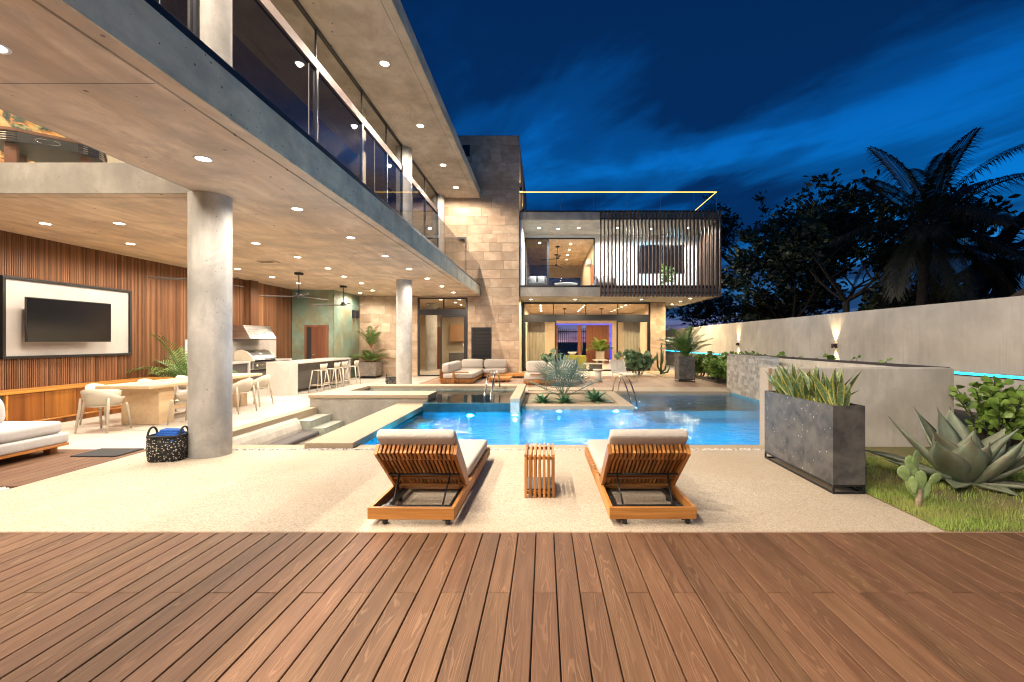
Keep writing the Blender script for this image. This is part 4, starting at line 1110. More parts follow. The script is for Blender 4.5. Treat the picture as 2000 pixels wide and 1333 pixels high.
# upper room
P(MB().box(WX0 + .1, 2.9, WB + .21, 33.5, 6.9, 6.99), 'upper_ceiling', 'concrete_soffit', wg)
P(MB().box(2.64, 2.9, WB + .21, 33.5, ZF, 6.9), 'upper_room_wall', 'interior_wall', wg)
P(MB().box(WX0, WX0 + .1, WB + .21, 33.5, ZF, 6.9), 'upper_room_wall', 'interior_wall', wg)
P(MB().box(WX0, 2.9, 28.1, 33.5, ZC, ZF), 'upper_floor', 'porcelain_floor', wg)
P(MB().box(WX0 + .1, 2.64, 33.3, 33.5, 6.2, 6.9), 'upper_lintel', 'interior_wall', wg)
q = MB(); q.quad((WX0 + .1, 33.35, ZF), (2.64, 33.35, ZF), (2.64, 33.35, 6.2), (WX0 + .1, 33.35, 6.2)); P(q, 'pane', 'dark_glass', wg)
for k, y in enumerate((25, 26.6, 28.2, 29.8)): downlight(1.45, y, 6.9, 120, 'recessed downlight in the ceiling of the upper lounge, %s from the balcony' % ORD[k], 'upper lounge downlights', (1, .74, .46))
ac = T('air_conditioner', 'white split air conditioner high on the upper lounge wall', 'air conditioner', (2.52, 25.8, 6.0))
MB().rbox(-.12, .12, -.45, .45, -.15, .15, .05).obj('body', 'white_plastic', ac, True); MB().box(-.123, -.118, -.4, .4, -.11, -.08).obj('louvre', 'dark_frame', ac)
ar = tag(MB().cbox(2.60, 2.639, 24.6, 25.6, 4.7, 5.7, .004).obj('wall_art', 'orange_art'), 'orange artwork on the upper lounge wall', 'artwork')
# balcony balustrade
bb = T('wing_balustrade', 'clear glass balcony railing above the living room doors', 'balustrade', (1, WY, ZF))
P(MB().cbox(WX0 + .02, WX1 - .14, WY + .01, WY + .06, ZF + .001, ZF + .09, .003), 'base_channel', 'black_metal', bb)
xx = [WX0 + .02, .62, 2.3, 4.0, 5.8, WX1 - .15]
for a, b2 in zip(xx, xx[1:]):
    q = MB(); q.quad((a + .006, WY + .035, ZF + .08), (b2 - .006, WY + .035, ZF + .08), (b2 - .006, WY + .035, 4.97), (a + .006, WY + .035, 4.97)); P(q, 'pane', 'roof_rail_glass', bb)
# timber slat screen
ss = T('timber_screen', 'screen of tall vertical brown timber slats across the balcony', 'screen', (5.2, WY, ZC))
P(MB().box(2.50, WX1 + .04, WY - .045, WY - .02, 3.70, 3.75).box(2.50, WX1 + .04, WY - .045, WY - .02, 3.93, 3.97).box(2.50, WX1 + .04, WY - .045, WY - .02, 7.03, 7.07), 'fixing_rail', 'dark_frame', ss)
slm = MB().cbox(-.031, .031, -.10, 0, 0, 3.86, .004).mesh('slat', 'screen_slat')
for k in range(33): PL('slat', slm, ss, (2.52 + .1665 * k, WY - .046, 3.545))
slm_s = MB().cbox(0, .10, -.031, .031, 0, 3.86, .004).mesh('slat', 'screen_slat')
for k in range(17): PL('slat', slm_s, ss, (WX1 - .06, WY + .12 + .1665 * k, 3.545))
# roof terrace rail with golden light line
rr = T('roof_rail', 'glass roof terrace rail with golden light line', 'balustrade', (3.3, WY, 7.4))
xx = [WX0 + .02, .72, 2.22, 3.72, 5.22, 6.72, 7.72]
for a, b2 in zip(xx, xx[1:]):
    q = MB(); q.quad((a + .01, WY + .02, 7.40), (b2 - .01, WY + .02, 7.40), (b2 - .01, WY + .02, 8.24), (a + .01, WY + .02, 8.24)); P(q, 'pane', 'roof_rail_glass', rr)
    P(MB().box(b2 - .008, b2 + .008, WY + .012, WY + .028, 7.4, 8.22), 'joint_seal', 'brushed_steel', rr)
q = MB(); q.quad((7.72, WY + .02, 7.40), (7.72, 28, 7.40), (7.72, 28, 8.24), (7.72, WY + .02, 8.24)); P(q, 'pane', 'roof_rail_glass', rr)
P(MB().box(WX0, 7.74, WY, WY + .035, 8.241, 8.262).box(7.71, 7.73, WY + .036, 28, 8.241, 8.262), 'light_line', 'led_gold', rr)
for i, (y, z) in enumerate(((21.0, 8.55), (23.5, 8.3))):
    s_ = T('tower_sconce', ('golden wall light higher on the tower flank', 'golden wall light lower on the tower flank')[i], 'wall light', (-1.118, y, z), 0, 'lights on the tower flank')
    MB().cbox(0, .1, -.06, .06, -.08, .08, .004).obj('housing', 'bronze_frame', s_)
    for sg in (1, -1):
        MB().disc((.05, 0, .081 * sg), .04, 14, sg > 0).obj('lens', 'sconce_lens', s_)
        spot('lamp', s_, (.07, 0, .09 * sg), 60, (1, .70, .22), 80, .8, .02, (rad(180) if sg > 0 else 0, 0, 0))

# ground floor glazing
lg = MB(); frame(lg, -1.11, 5.45, .03, 3.55, WB, WB + .12, .07)
lg.box(-1.04, 5.38, WB + .002, WB + .11, 2.62, 2.93)
for x in (.47, 2.14, 3.79): lg.box(x - .02, x + .02, WB + .003, WB + .1, 2.93, 3.48)
lg = P(lg, 'glazing_frame', 'dark_frame', wg)
for (a, b2) in ((-1.04, .45), (.49, 2.12), (2.16, 3.77), (3.81, 5.38)):
    q = MB(); q.quad((a, WB + .05, 2.93), (b2, WB + .05, 2.93), (b2, WB + .05, 3.48), (a, WB + .05, 3.48)); P(q, 'pane', 'clear_glass', lg)
for (a, b2) in ((-1.04, .62), (3.72, 5.38)):
    lf = P(frame(MB(), a, b2, .10, 2.62, WB + .02, WB + .07, .08), 'sliding_leaf', 'dark_frame', lg)
    q = MB(); q.quad((a + .08, WB + .045, .18), (b2 - .08, WB + .045, .18), (b2 - .08, WB + .045, 2.54), (a + .08, WB + .045, 2.54)); P(q, 'pane', 'clear_glass', lf)
pr_ = P(MB().box(5.46, 6.22, WB - .04, 24.6, 0, ZC - .001), 'stone_pier', 'stone_tile', wg)
z = .0
while z < 3.5:
    x = 5.45
    for w in R.choice([(.3, .47), (.5, .27), (.77,), (.4, .37)]):
        P(MB().cbox(x + .002, x + w - .002, WB - .064, WB - .041, z + .002, min(z + .39, ZC - .003), .003), 'stone', 'stone_tile', pr_); x += w
    z += .393
# living room
P(MB().box(-1.11, 8, WB + .12, 36, -.05, .03), 'living_floor', 'porcelain_floor', wg)
P(MB().box(-1.11, 6.22, WB + .13, 33, ZC - .06, ZC - .001), 'living_ceiling', 'concrete_soffit', wg)
LB = 32.0
P(MB().box(-1.11, .74, LB, LB + .2, .03, ZC - .06).box(4.74, 6.2, LB, LB + .2, .03, ZC - .06).box(.74, 4.74, LB, LB + .2, 2.8, ZC - .06), 'living_wall', 'interior_wall', wg)
P(MB().box(6.0, 6.2, 24.6, LB, .03, ZC - .06).box(-1.11, -1.0, WB + .13, LB, .03, ZC - .06), 'living_wall', 'interior_wall', wg)
ent = P(MB().box(.80, .95, LB - .02, LB + .18, .03, 2.7).box(2.35, 2.62, LB - .02, LB + .18, .03, 2.7), 'entrance_post', 'door_wood', wg)
P(MB().box(.74, 4.74, LB - .06, LB - .021, 2.71, 2.76).box(4.60, 4.65, LB - .06, LB - .021, .3, 2.71), 'purple_light_line', 'led_purple', wg)
ed = P(MB().cbox(2.95, 4.55, LB + .02, LB + .08, .04, 2.7, .004), 'entrance_door', 'door_wood', wg)
for k in range(1, 7): P(MB().box(2.95 + .228 * k - .004, 2.95 + .228 * k + .004, LB + .016, LB + .0195, .05, 2.69), 'groove', 'black_metal', ed)
P(MB().cbox(2.66, 2.7, LB - .09, LB - .05, .9, 1.6, .006), 'pull_handle', 'chrome', ent)
for x in (-.2, 2.2, 4.4):
    for k, y in enumerate((24.6, 25.9, 27.2, 28.5, 29.8)):
        downlight(x, y, ZC - .06, 75, 'recessed downlight in the %s row of the living room ceiling, %s from the doors' % ({-.2: 'left', 2.2: 'middle', 4.4: 'right'}[x], ORD[k]), 'living room downlights', (1, .74, .46))
# gate in the street beyond
gt2 = T('street_gate', 'dark metal bar gate seen through the open entrance', 'gate', (2.0, 38, 0))
P(MB().box(-.5, 5, 38, 38.06, 2.3, 2.38).box(-.5, 5, 38, 38.06, .1, .2), 'gate_rail', 'black_metal', gt2)
bar = MB().box(-.02, .02, 0, .03, .2, 2.6).mesh('bar', 'black_metal')
for k in range(34): PL('bar', bar, gt2, (-.4 + .16 * k, 38.01, 0))
for k, (x, y, z_) in enumerate(((-.64, 21.95, 1), (1.48, 21.95, 1), (4.69, 21.95, 1), (6.87, 21.42, 0), (6.91, 23.09, 0), (6.94, 24.69, 0))):
    downlight(x, y, ZC, 170, 'round downlight under the balcony wing beside the stone pier, %s from the pool' % ORD[k - 3] if x > 6 else 'round downlight above the living room doors, %s from the tower' % ORD[k], 'downlights under the wing', (1, .80, .5))
for k, (x, y) in enumerate(((-.25, 21.84), (.67, 22.04), (1.65, 21.84), (3.49, 21.84), (5.18, 22.04), (6.88, 21.84))):
    bl = k in (1, 4)
    downlight(x, y, 7.0, 260 if bl else 320, ('cool blue' if bl else 'warm') + ' downlight in the balcony ceiling of the wing, %s from the tower' % ORD[k], 'balcony downlights', (.35, .72, 1) if bl else (1, .86, .72), 'lamp_lens_blue' if bl else 'lamp_lens')
# ================================================================== LOUNGERS
def make_lounger(label, loc, rz, seed):
    """local frame: rear rail at y=0, foot end at y=2.23, x centred"""
    q = random.Random(seed)
    t = T('sun_lounger', label, 'sun lounger', loc, rz, 'teak loungers facing the pool')
    H = .37
    rr_ = MB().cbox(-H, H, 0, .032, .058, .158, .003).obj('rear_rail', 'teak_x', t)
    for sx in (-1, 1):
        MB().cbox(min(sx * H, sx * (H - .032)), max(sx * H, sx * (H - .032)), .033, 1.02, .058, .158, .003).obj('side_rail', 'teak_y', t)
        MB().cbox(min(sx * (H - .06), sx * (H - .1)), max(sx * (H - .06), sx * (H - .1)), .12, 2.15, .05, .10, .003).obj('steel_runner', 'black_metal', t)
    # black steel sub-frame
    MB().cbox(-H + .06, H - .06, .16, .20, .045, .115, .003).obj('steel_crossbar', 'black_metal', t)
    MB().cbox(-H + .06, H - .06, .86, .90, .06, .13, .003).obj('steel_crossbar', 'black_metal', t)
    # seat: transverse slats wrapped down the sides
    for k in range(24):
        y = 1.04 + k * .0502
        MB().cbox(-H, H, y, y + .030, .142, .160, .002).obj('seat_slat', 'teak_x', t)
        for sx in (-1, 1): MB().cbox(min(sx * H, sx * (H - .022)), max(sx * H, sx * (H - .022)), y, y + .030, .058, .141, .002).obj('slat_return', 'teak_z', t)
    MB().cbox(-H + .023, H - .023, 2.19, 2.215, .058, .14, .002).obj('foot_rail', 'teak_x', t)
    for sx in (-1, 1):
        for y in (.62, 1.06, 1.45, 1.84, 2.16): MB().cbox(sx * (H - .07) - .02, sx * (H - .07) + .02, y - .02, y + .02, 0, .06, .003).obj('foot', 'black_rubber', t)
        ca = MB().cbox(sx * .27 - .015, sx * .27 + .015, .05, .09, .03, .07, .003).obj('castor', 'black_metal', t)
        MB().lathe([(.001, -.016), (.03, -.016), (.034, -.008), (.034, .008), (.03, .016), (.001, .016)], 18, M=Matrix.Translation((sx * .27 + .034, .055, .034)) @ Matrix.Rotation(rad(90), 4, 'Y')).obj('wheel', 'black_rubber', ca, True)
    # tilted back: pivot near y=.72
    B = Matrix.Translation((0, .70, .14)) @ Matrix.Rotation(rad(-42), 4, 'X') @ Matrix.Rotation(rad(180), 4, 'Z')
    # in the tilted frame +y runs up the back, +z is the sitting side
    B = Matrix.Translation((0, .70, .13)) @ Matrix(((1, 0, 0, 0), (0, -.752, .659, 0), (0, .659, .752, 0), (0, 0, 0, 1)))
    L = .73
    def bp(mb, name, mat, par=None):
        o = mb.obj(name, mat, par or t)
        return o
    for k in range(18):
        x = -.318 + k * .0374; w = .0115
        M_ = B.copy()
        o = MB().cbox(-w, w, 0, L, -.001, .055, .002).obj('back_slat', 'teak_y', t); o.matrix_local = B @ Matrix.Translation((x, 0, 0))
        o = MB().cbox(-w, w, L - .13, L + .001, -.032, -.002, .002).obj('slat_end', 'teak_y', t); o.matrix_local = B @ Matrix.Translation((x, 0, 0))
    for sx in (-1, 1):
        o = MB().cbox(-.015, .015, -.03, L + .002, -.045, .057, .003).obj('back_side_rail', 'teak_y', t); o.matrix_local = B @ Matrix.Translation((sx * .348, 0, 0))
    for y0, y1 in ((-.03, .05), (.19, .235)):
        o = MB().cbox(-.331, .331, y0, y1, -.028, -.003, .003).obj('back_batten', 'teak_x', t); o.matrix_local = B
    o = MB().tube([(-.34, .33, -.04), (.34, .33, -.04)], .011, 8).obj('prop_bar', 'black_metal', t, True); o.matrix_local = B
    top = B @ Vector((0, .33, -.04))
    for sx in (-1, 1):
        MB().tube([(sx * .24, top.y, top.z), (sx * .22, .19, .10)], .009, 8).obj('prop_strut', 'black_metal', t, True)
    MB().tube([(-.27, .19, .10), (.27, .19, .10)], .008, 8).obj('prop_rest', 'black_metal', t, True)
    # cushions
    o = MB().rbox(-.345, .345, .05, L + .12, .0, .092, .032, None, .05).obj('back_cushion', 'cushion_fabric', t, True); o.matrix_local = B @ Matrix.Translation((0, 0, .058))
    MB().rbox(-.345, .345, .86, 2.17, .162, .275, .035, None, .05, 3, 4).obj('seat_cushion', 'cushion_fabric', t, True)
    def ring(hx, y0, y1, z, r_):
        pts = []
        for cx, cy_, a0 in ((hx - r_, y1 - r_, 0), (-hx + r_, y1 - r_, 90), (-hx + r_, y0 + r_, 180), (hx - r_, y0 + r_, 270)):
            for k in range(5):
                a = rad(a0 + 90 * k / 4); pts.append((cx + r_ * math.cos(a), cy_ + r_ * math.sin(a), z))
        return pts + [pts[0]]
    for o_ in list(t.children):
        if o_.name.startswith('seat_cushion'): MB().tube(ring(.338, .867, 2.163, .2555, .03), .0045, 6, False).obj('piping', 'cushion_fabric', o_, True)
        if o_.name.startswith('back_cushion'):
            for z in (.015, .077): MB().tube(ring(.338, .057, L + .113, z, .03), .0045, 6, False).obj('piping', 'cushion_fabric', o_, True)
    return t
make_lounger('teak sun lounger left of the slatted side table', (-1.13, 3.85, 0), rad(-1.0), 1)
make_lounger('teak sun lounger right of the slatted side table', (.925, 3.86, 0), rad(.4), 2)

st_ = T('slatted_side_table', 'small tall teak table of upright slats between two loungers', 'side table', (-.047, 4.55, 0))
for k in range(7):
    x = -.152 + .0465 * k
    MB().cbox(x, x + .025, 0, .025, 0, .409, .002).obj('leg_slat', 'teak_z', st_)
    MB().cbox(x, x + .025, 0, .51, .41, .435, .002).obj('top_slat', 'teak_y', st_)
    MB().cbox(x, x + .025, .485, .51, 0, .409, .002).obj('leg_slat', 'teak_z', st_)
for (y, z) in ((.03, .375), (.46, .375), (.03, .03), (.46, .03)):
    MB().cbox(-.15, .15, y, y + .022, z, z + .03, .002).obj('rail', 'teak_x', st_)
MB().cbox(-.15, .15, .06, .45, .06, .075, .002).obj('shelf', 'cabinet_dark', st_)

# ================================================================== LONG BLACK PLANTER
pl = T('long_planter', 'long speckled black planter box on a steel stand', 'planter', (3.125, 5.39, 0))
def planter_box(t, hx, hy, z0, z1, th, mat, soil='dark_soil'):
    b = MB(); v = []
    for (a, c_, z) in ((hx, hy, z0), (hx, hy, z1), (hx - th, hy - th, z1), (hx - th, hy - th, z1 - .06)):
        v += [(-a, -c_, z), (a, -c_, z), (a, c_, z), (-a, c_, z)]
    f = [(3, 2, 1, 0)]
    for k in range(3):
        for i in range(4): f.append((k * 4 + i, k * 4 + (i + 1) % 4, (k + 1) * 4 + (i + 1) % 4, (k + 1) * 4 + i))
    b.add(v, f); b.obj('box', mat, t)
    MB().box(-hx + th + .001, hx - th - .001, -hy + th + .001, hy - th - .001, z1 - .09, z1 - .055).obj('soil', soil, t)
def stand(t, hx, hy, z0, w, mat='black_metal'):
    for z in (0, z0 - w - .001):
        for sy in (-1, 1): MB().cbox(-hx, hx, sy * (hy - w / 2) - w / 2, sy * (hy - w / 2) + w / 2, z, z + w, .001).obj('stand_rail', mat, t)
        for sx in (-1, 1): MB().cbox(sx * (hx - w / 2) - w / 2, sx * (hx - w / 2) + w / 2, -hy + w + .001, hy - w - .001, z, z + w, .001).obj('stand_rail', mat, t)
    for sx in (-1, 1):
        for sy in (-1, 1): MB().cbox(sx * (hx - w / 2) - w / 2, sx * (hx - w / 2) + w / 2, sy * (hy - w / 2) - w / 2, sy * (hy - w / 2) + w / 2, w + .001, z0 - w - .002, .001).obj('stand_leg', mat, t)
planter_box(pl, .165, .725, .095, .905, .022, 'black_planter'); stand(pl, .165, .725, .094, .02)
# the big back planter with the palm
p2 = T('square_planter', 'tall square grey planter on the back deck beside hedge', 'planter', (5.37, 17.4, .03))
planter_box(p2, .30, .30, .10, .95, .03, 'black_planter'); stand(p2, .30, .30, .099, .025)
p3 = T('square_planter', 'square weathered stone planter against the stone wall', 'planter', (-7.46, 19.45, 0))
planter_box(p3, .385, .36, .10, .68, .04, 'grey_planter'); stand(p3, .385, .36, .099, .03)
p4 = T('square_planter', 'grey planter inside the entrance by the purple light', 'planter', (3.75, 30.6, .03))
planter_box(p4, .26, .26, .02, .85, .03, 'concrete')
p5 = T('palm_pot', 'round pale pot behind the dining table by the slatted wall', 'pot', (-9.35, 11.75, 0))
MB().lathe([(0, 0), (.16, 0), (.22, .42), (.20, .42), (.18, .38), (0, .38)], 24).obj('pot', 'white_plastic', p5, True)

# ================================================================== TELEVISION WALL
tv = T('wall_recess', 'white wall panel in a black frame behind the television', 'wall panel', (XL + .03, 9.5, 1.26))
P(MB().box(XL + .03, XL + .045, 8.25, 10.72, 1.29, 2.71), 'panel', 'panel_linen', tv)
for a in ((8.20, 10.77, 1.24, 1.29), (8.20, 10.77, 2.71, 2.76), (8.20, 8.25, 1.291, 2.709), (10.72, 10.77, 1.291, 2.709)):
    P(MB().cbox(XL + .028, XL + .085, a[0], a[1], a[2], a[3], .002), 'frame_bar', 'black_metal', tv)
tl = T('television', 'large black flat television on the white wall panel', 'television', (XL + .3, 9.2, 1.97))
for o_, nm, mt in ((MB().cbox(-.03, .0, -.80, .80, -.42, .42, .005), 'body', 'tv_body'), (MB().cbox(.001, .006, -.785, .785, -.395, .405, .001), 'screen', 'tv_screen'), (MB().box(-.20, -.031, -.2, .2, -.15, .15), 'bracket', 'black_metal')):
    o_.obj(nm, mt, tl)
tl.rotation_euler = (0, 0, rad(-2))
# sideboard
sb = T('sideboard', 'long glowing wooden sideboard under the television', 'sideboard', (-9.5, 9.2, 0))
P(MB().box(-9.79, -9.30, 6.9, 11.26, 0, .095), 'plinth', 'sideboard_wood', sb)
P(MB().box(-9.80, -9.28, 6.86, 11.28, .096, .62), 'carcass', 'cabinet_dark', sb)
P(MB().cbox(-9.80, -9.23, 6.84, 11.32, .64, .68, .003), 'top', 'sideboard_top', sb)
P(MB().cbox(-9.30, -9.24, 6.84, 11.32, .10, .125, .003), 'bottom_rail', 'sideboard_top', sb)
P(MB().cbox(-9.79, -9.24, 11.285, 11.32, .126, .639, .003), 'end_panel', 'sideboard_top', sb)
y = 7.87
P(MB().cbox(-9.79, -9.24, 7.81, 7.85, .126, .639, .003), 'divider', 'sideboard_top', sb)
dm = MB().cbox(0, .022, .003, .565, .13, .635, .002).mesh('door', 'sideboard_wood')
for k in range(6): PL('door', dm, sb, (-9.275, 7.86 + .57 * k, 0))

# ================================================================== DINING
dt = T('dining_table', 'long pale stone dining table on slab legs', 'dining table', (-7.6, 9.8, 0))
P(MB().cbox(-8.10, -7.12, 8.2, 11.5, .70, .76, .006), 'table_top', 'pale_wood', dt)
for (a, b2) in ((8.55, 8.90), (10.75, 11.1)): P(MB().cbox(-7.95, -7.24, a, b2, 0, .699, .006), 'pedestal', 'pale_wood', dt)
P(MB().cbox(-7.65, -7.55, 8.91, 10.74, .18, .26, .004), 'stretcher', 'pale_wood', dt)
# chair: curved plastic shell on four splayed legs (faces +y)
def make_chair():
    t = T('dining_chair', '', 'chair', (0, 0, 0), 0, 'cream tub chairs at the dining table')
    n = 22; rings = []
    for k in range(n + 1):
        a = rad(-18 + 216 * k / n); back = max(0, math.sin(a)) ** 1.3
        zb, zt = .45, .60 + .155 * back
        for (rx, ry, z) in ((.235, .225, zb), (.275, .255, (zb + zt) / 2), (.300, .285, zt), (.278, .263, zt), (.252, .232, (zb + zt) / 2), (.212, .202, zb)):
            rings.append((rx * math.cos(a), -ry * math.sin(a), z))
    f = []
    for k in range(n):
        for j in range(6): f.append((k * 6 + j, k * 6 + (j + 1) % 6, (k + 1) * 6 + (j + 1) % 6, (k + 1) * 6 + j))
    f += [tuple(range(6))[::-1], tuple(range(n * 6, n * 6 + 6))]
    MB().add(rings, f).obj('shell_back', 'chair_shell', t, True)
    MB().lathe([(.001, .43), (.20, .43), (.235, .437), (.24, .448), (.22, .456), (.001, .450)], 28).obj('seat', 'chair_shell', t, True)
    for sx in (-1, 1):
        for sy in (-1, 1):
            MB().tube([(sx * .225, sy * .185, .47 + (.12 if sy < 0 else 0)), (sx * .225, sy * .19, .44), (sx * .255, sy * .245, 0)], [.016, .023, .014], 8).obj('leg', 'chair_shell', t, True)
    return t
ch0 = make_chair()
chairs = [(-7.72, 7.98, rad(4), 'cream tub chair at the near head of the dining table'),
          (-8.42, 8.75, rad(-90), 'cream tub chair on the sideboard side, closest to the daybed'),
          (-8.42, 9.85, rad(-90), 'cream tub chair in the middle on the sideboard side'),
          (-8.42, 10.85, rad(-90), 'cream tub chair on the sideboard side, closest to the potted palm'),
          (-6.80, 8.75, rad(96), 'cream tub chair on the pool side, partly behind the thick column'),
          (-6.72, 9.98, rad(82), 'cream tub chair just right of the thick column'),
          (-6.98, 11.05, rad(88), 'cream tub chair on the pool side, farthest from the daybed')]
for i, (x, y, rz, lab) in enumerate(chairs):
    o = ch0 if i == 0 else copy_tree(ch0)
    o.location = (x, y, 0); o.rotation_euler = (0, 0, rz); o['label'] = lab

# ================================================================== OUTDOOR KITCHEN
br = T('marble_bar', 'white marble waterfall bar counter with dark recessed front', 'bar counter', (-7.6, 15, 0))
P(MB().cbox(-8.05, -7.16, 13.17, 13.23, 0, .899, .003), 'end_slab', 'marble', br)
P(MB().cbox(-8.05, -7.16, 16.75, 16.81, 0, .899, .003), 'end_slab', 'marble', br)
P(MB().cbox(-8.05, -7.16, 13.17, 16.81, .90, .955, .003), 'counter_top', 'marble', br)
P(MB().box(-8.03, -7.52, 13.232, 16.748, .08, .898), 'carcass', 'cabinet_dark', br)
dmm = MB().cbox(0, .016, .004, .58, .1, .88, .002).mesh('front_panel', 'cabinet_dark')
for k in range(6): PL('front_panel', dmm, br, (-7.519, 13.235 + .584 * k, 0))
def make_stool():
    t = T('bar_stool', '', 'stool', (0, 0, 0), 0, 'cream bar stools at the marble bar')
    MB().lathe([(.001, .655), (.17, .655), (.19, .665), (.19, .678), (.001, .672)], 24).obj('seat', 'chair_shell', t, True)
    r_ = []; f = []; n = 12
    for k in range(n + 1):
        a = rad(35 + 110 * k / n)
        for (q_, z) in ((.185, .68), (.225, .87), (.208, .87), (.168, .68)): r_.append((q_ * math.cos(a), -q_ * math.sin(a), z))
    for k in range(n):
        for j in range(4): f.append((k * 4 + j, k * 4 + (j + 1) % 4, (k + 1) * 4 + (j + 1) % 4, (k + 1) * 4 + j))
    f += [(3, 2, 1, 0), (n * 4, n * 4 + 1, n * 4 + 2, n * 4 + 3)]
    MB().add(r_, f).obj('backrest', 'chair_shell', t, True)
    for sx in (-1, 1):
        for sy in (-1, 1): MB().tube([(sx * .15, sy * .14, .665), (sx * .225, sy * .22, 0)], [.02, .013], 8).obj('leg', 'chair_shell', t, True)
    for a, b2 in (((-.2, -.195), (.2, -.195)), ((-.2, .195), (.2, .195)), ((-.2, -.195), (-.2, .195)), ((.2, -.195), (.2, .195))):
        MB().tube([(*a, .22), (*b2, .22)], .012, 6).obj('footrest', 'chair_shell', t, True)
    return t
sl0 = make_stool()
for i, (y, rz) in enumerate(((14.05, 84), (14.8, 92), (15.5, 88), (16.3, 95))):
    o = sl0 if i == 0 else copy_tree(sl0)
    o.location = (-6.93 + (.06 if i % 2 else 0), y, 0); o.rotation_euler = (0, 0, rad(rz))
    o['label'] = ('cream bar stool at the marble bar, closest to the dining table', 'second cream bar stool along the marble bar', 'third cream bar stool along the marble bar', 'cream bar stool at the far end of the marble bar')[i]
bc = T('grill_counter', 'marble counter with dark doors along the wood wall', 'kitchen counter', (-9.5, 14.5, 0))
P(MB().cbox(-9.80, -9.20, 12.4, 14.26, .88, .94, .003), 'worktop', 'marble', bc)
P(MB().cbox(-9.80, -9.20, 15.56, 16.6, .88, .94, .003), 'worktop', 'marble', bc)
for y in (12.4, 14.18, 15.56, 16.52): P(MB().cbox(-9.80, -9.20, y, y + .08, 0, .879, .003), 'marble_pier', 'marble', bc)
P(MB().box(-9.80, -9.26, 12.49, 14.17, .06, .878).box(-9.80, -9.26, 14.27, 15.55, .06, .66).box(-9.80, -9.26, 15.65, 16.51, .06, .878), 'carcass', 'cabinet_dark', bc)
for (a, b2, h_) in ((12.5, 13.32, .86), (13.33, 14.16, .86), (14.28, 14.9, .6), (14.91, 15.54, .6), (15.66, 16.5, .86)):
    P(MB().cbox(-9.259, -9.235, a, b2, .1, h_, .003), 'door', 'cabinet_dark', bc)
P(MB().cbox(-9.80, -9.775, 12.4, 16.6, .941, 1.61, .002), 'splashback', 'marble', bc)
P(MB().cbox(-9.80, -9.16, 14.27, 15.55, .661, .69, .003), 'grill_shelf', 'marble', bc)
gg = T('gas_grill', 'stainless steel gas grill with domed lid and knobs', 'grill', (-9.4, 14.9, .69))
P(MB().cbox(-9.74, -9.13, 14.30, 15.52, .692, .90, .006), 'fire_box', 'brushed_steel', gg)
pf = [(-9.74, .96), (-9.74, 1.16), (-9.66, 1.25), (-9.52, 1.28), (-9.38, 1.23), (-9.24, 1.10), (-9.14, .965)]
P(MB().prism(pf, 1, 14.36, 15.46), 'lid', 'brushed_steel', gg)
P(MB().prism([(a, z) for a, z in [(-9.76, .93), (-9.76, 1.17), (-9.67, 1.265), (-9.52, 1.297), (-9.37, 1.245), (-9.225, 1.11), (-9.12, .93)]], 1, 14.30, 14.359), 'lid_end', 'chair_shell', gg)
P(MB().prism([(a, z) for a, z in [(-9.76, .93), (-9.76, 1.17), (-9.67, 1.265), (-9.52, 1.297), (-9.37, 1.245), (-9.225, 1.11), (-9.12, .93)]], 1, 15.461, 15.52), 'lid_end', 'chair_shell', gg)
P(MB().box(-9.74, -9.14, 14.3, 15.52, .901, .929), 'hinge_strip', 'black_metal', gg)
P(MB().tube([(-9.06, 14.34, 1.0), (-9.06, 15.48, 1.0)], .018, 10), 'lid_handle', 'chrome', gg, True)
P(MB().tube([(-9.14, 14.36, 1.0), (-9.06, 14.36, 1.0)], .012, 8).tube([(-9.14, 15.46, 1.0), (-9.06, 15.46, 1.0)], .012, 8), 'handle_bracket', 'chrome', gg, True)
for k in range(5): P(MB().lathe([(.001, .05), (.03, .05), (.036, .03), (.036, 0)], 16, M=Matrix.Translation((-9.13, 14.48 + .21 * k, .79)) @ Matrix.Rotation(rad(90), 4, 'Y')), 'knob', 'chrome', gg, True)
P(MB().disc((0, 0, 0), .045, 20, True, Matrix.Translation((-9.29, 14.9, 1.165)) @ Matrix.Rotation(rad(42), 4, 'Y')), 'thermometer', 'white_plastic', gg)
hd = T('range_hood', 'sloping stainless steel hood above the grill', 'hood', (-9.5, 14.8, 1.6))
P(MB().prism([(-9.78, 1.625), (-9.78, 2.07), (-9.40, 2.07), (-9.20, 1.70), (-9.18, 1.66), (-9.18, 1.625)], 1, 14.2, 15.6), 'canopy', 'brushed_steel', hd)
P(MB().box(-9.70, -9.25, 14.3, 15.5, 1.615, 1.624), 'filter', 'black_metal', hd)

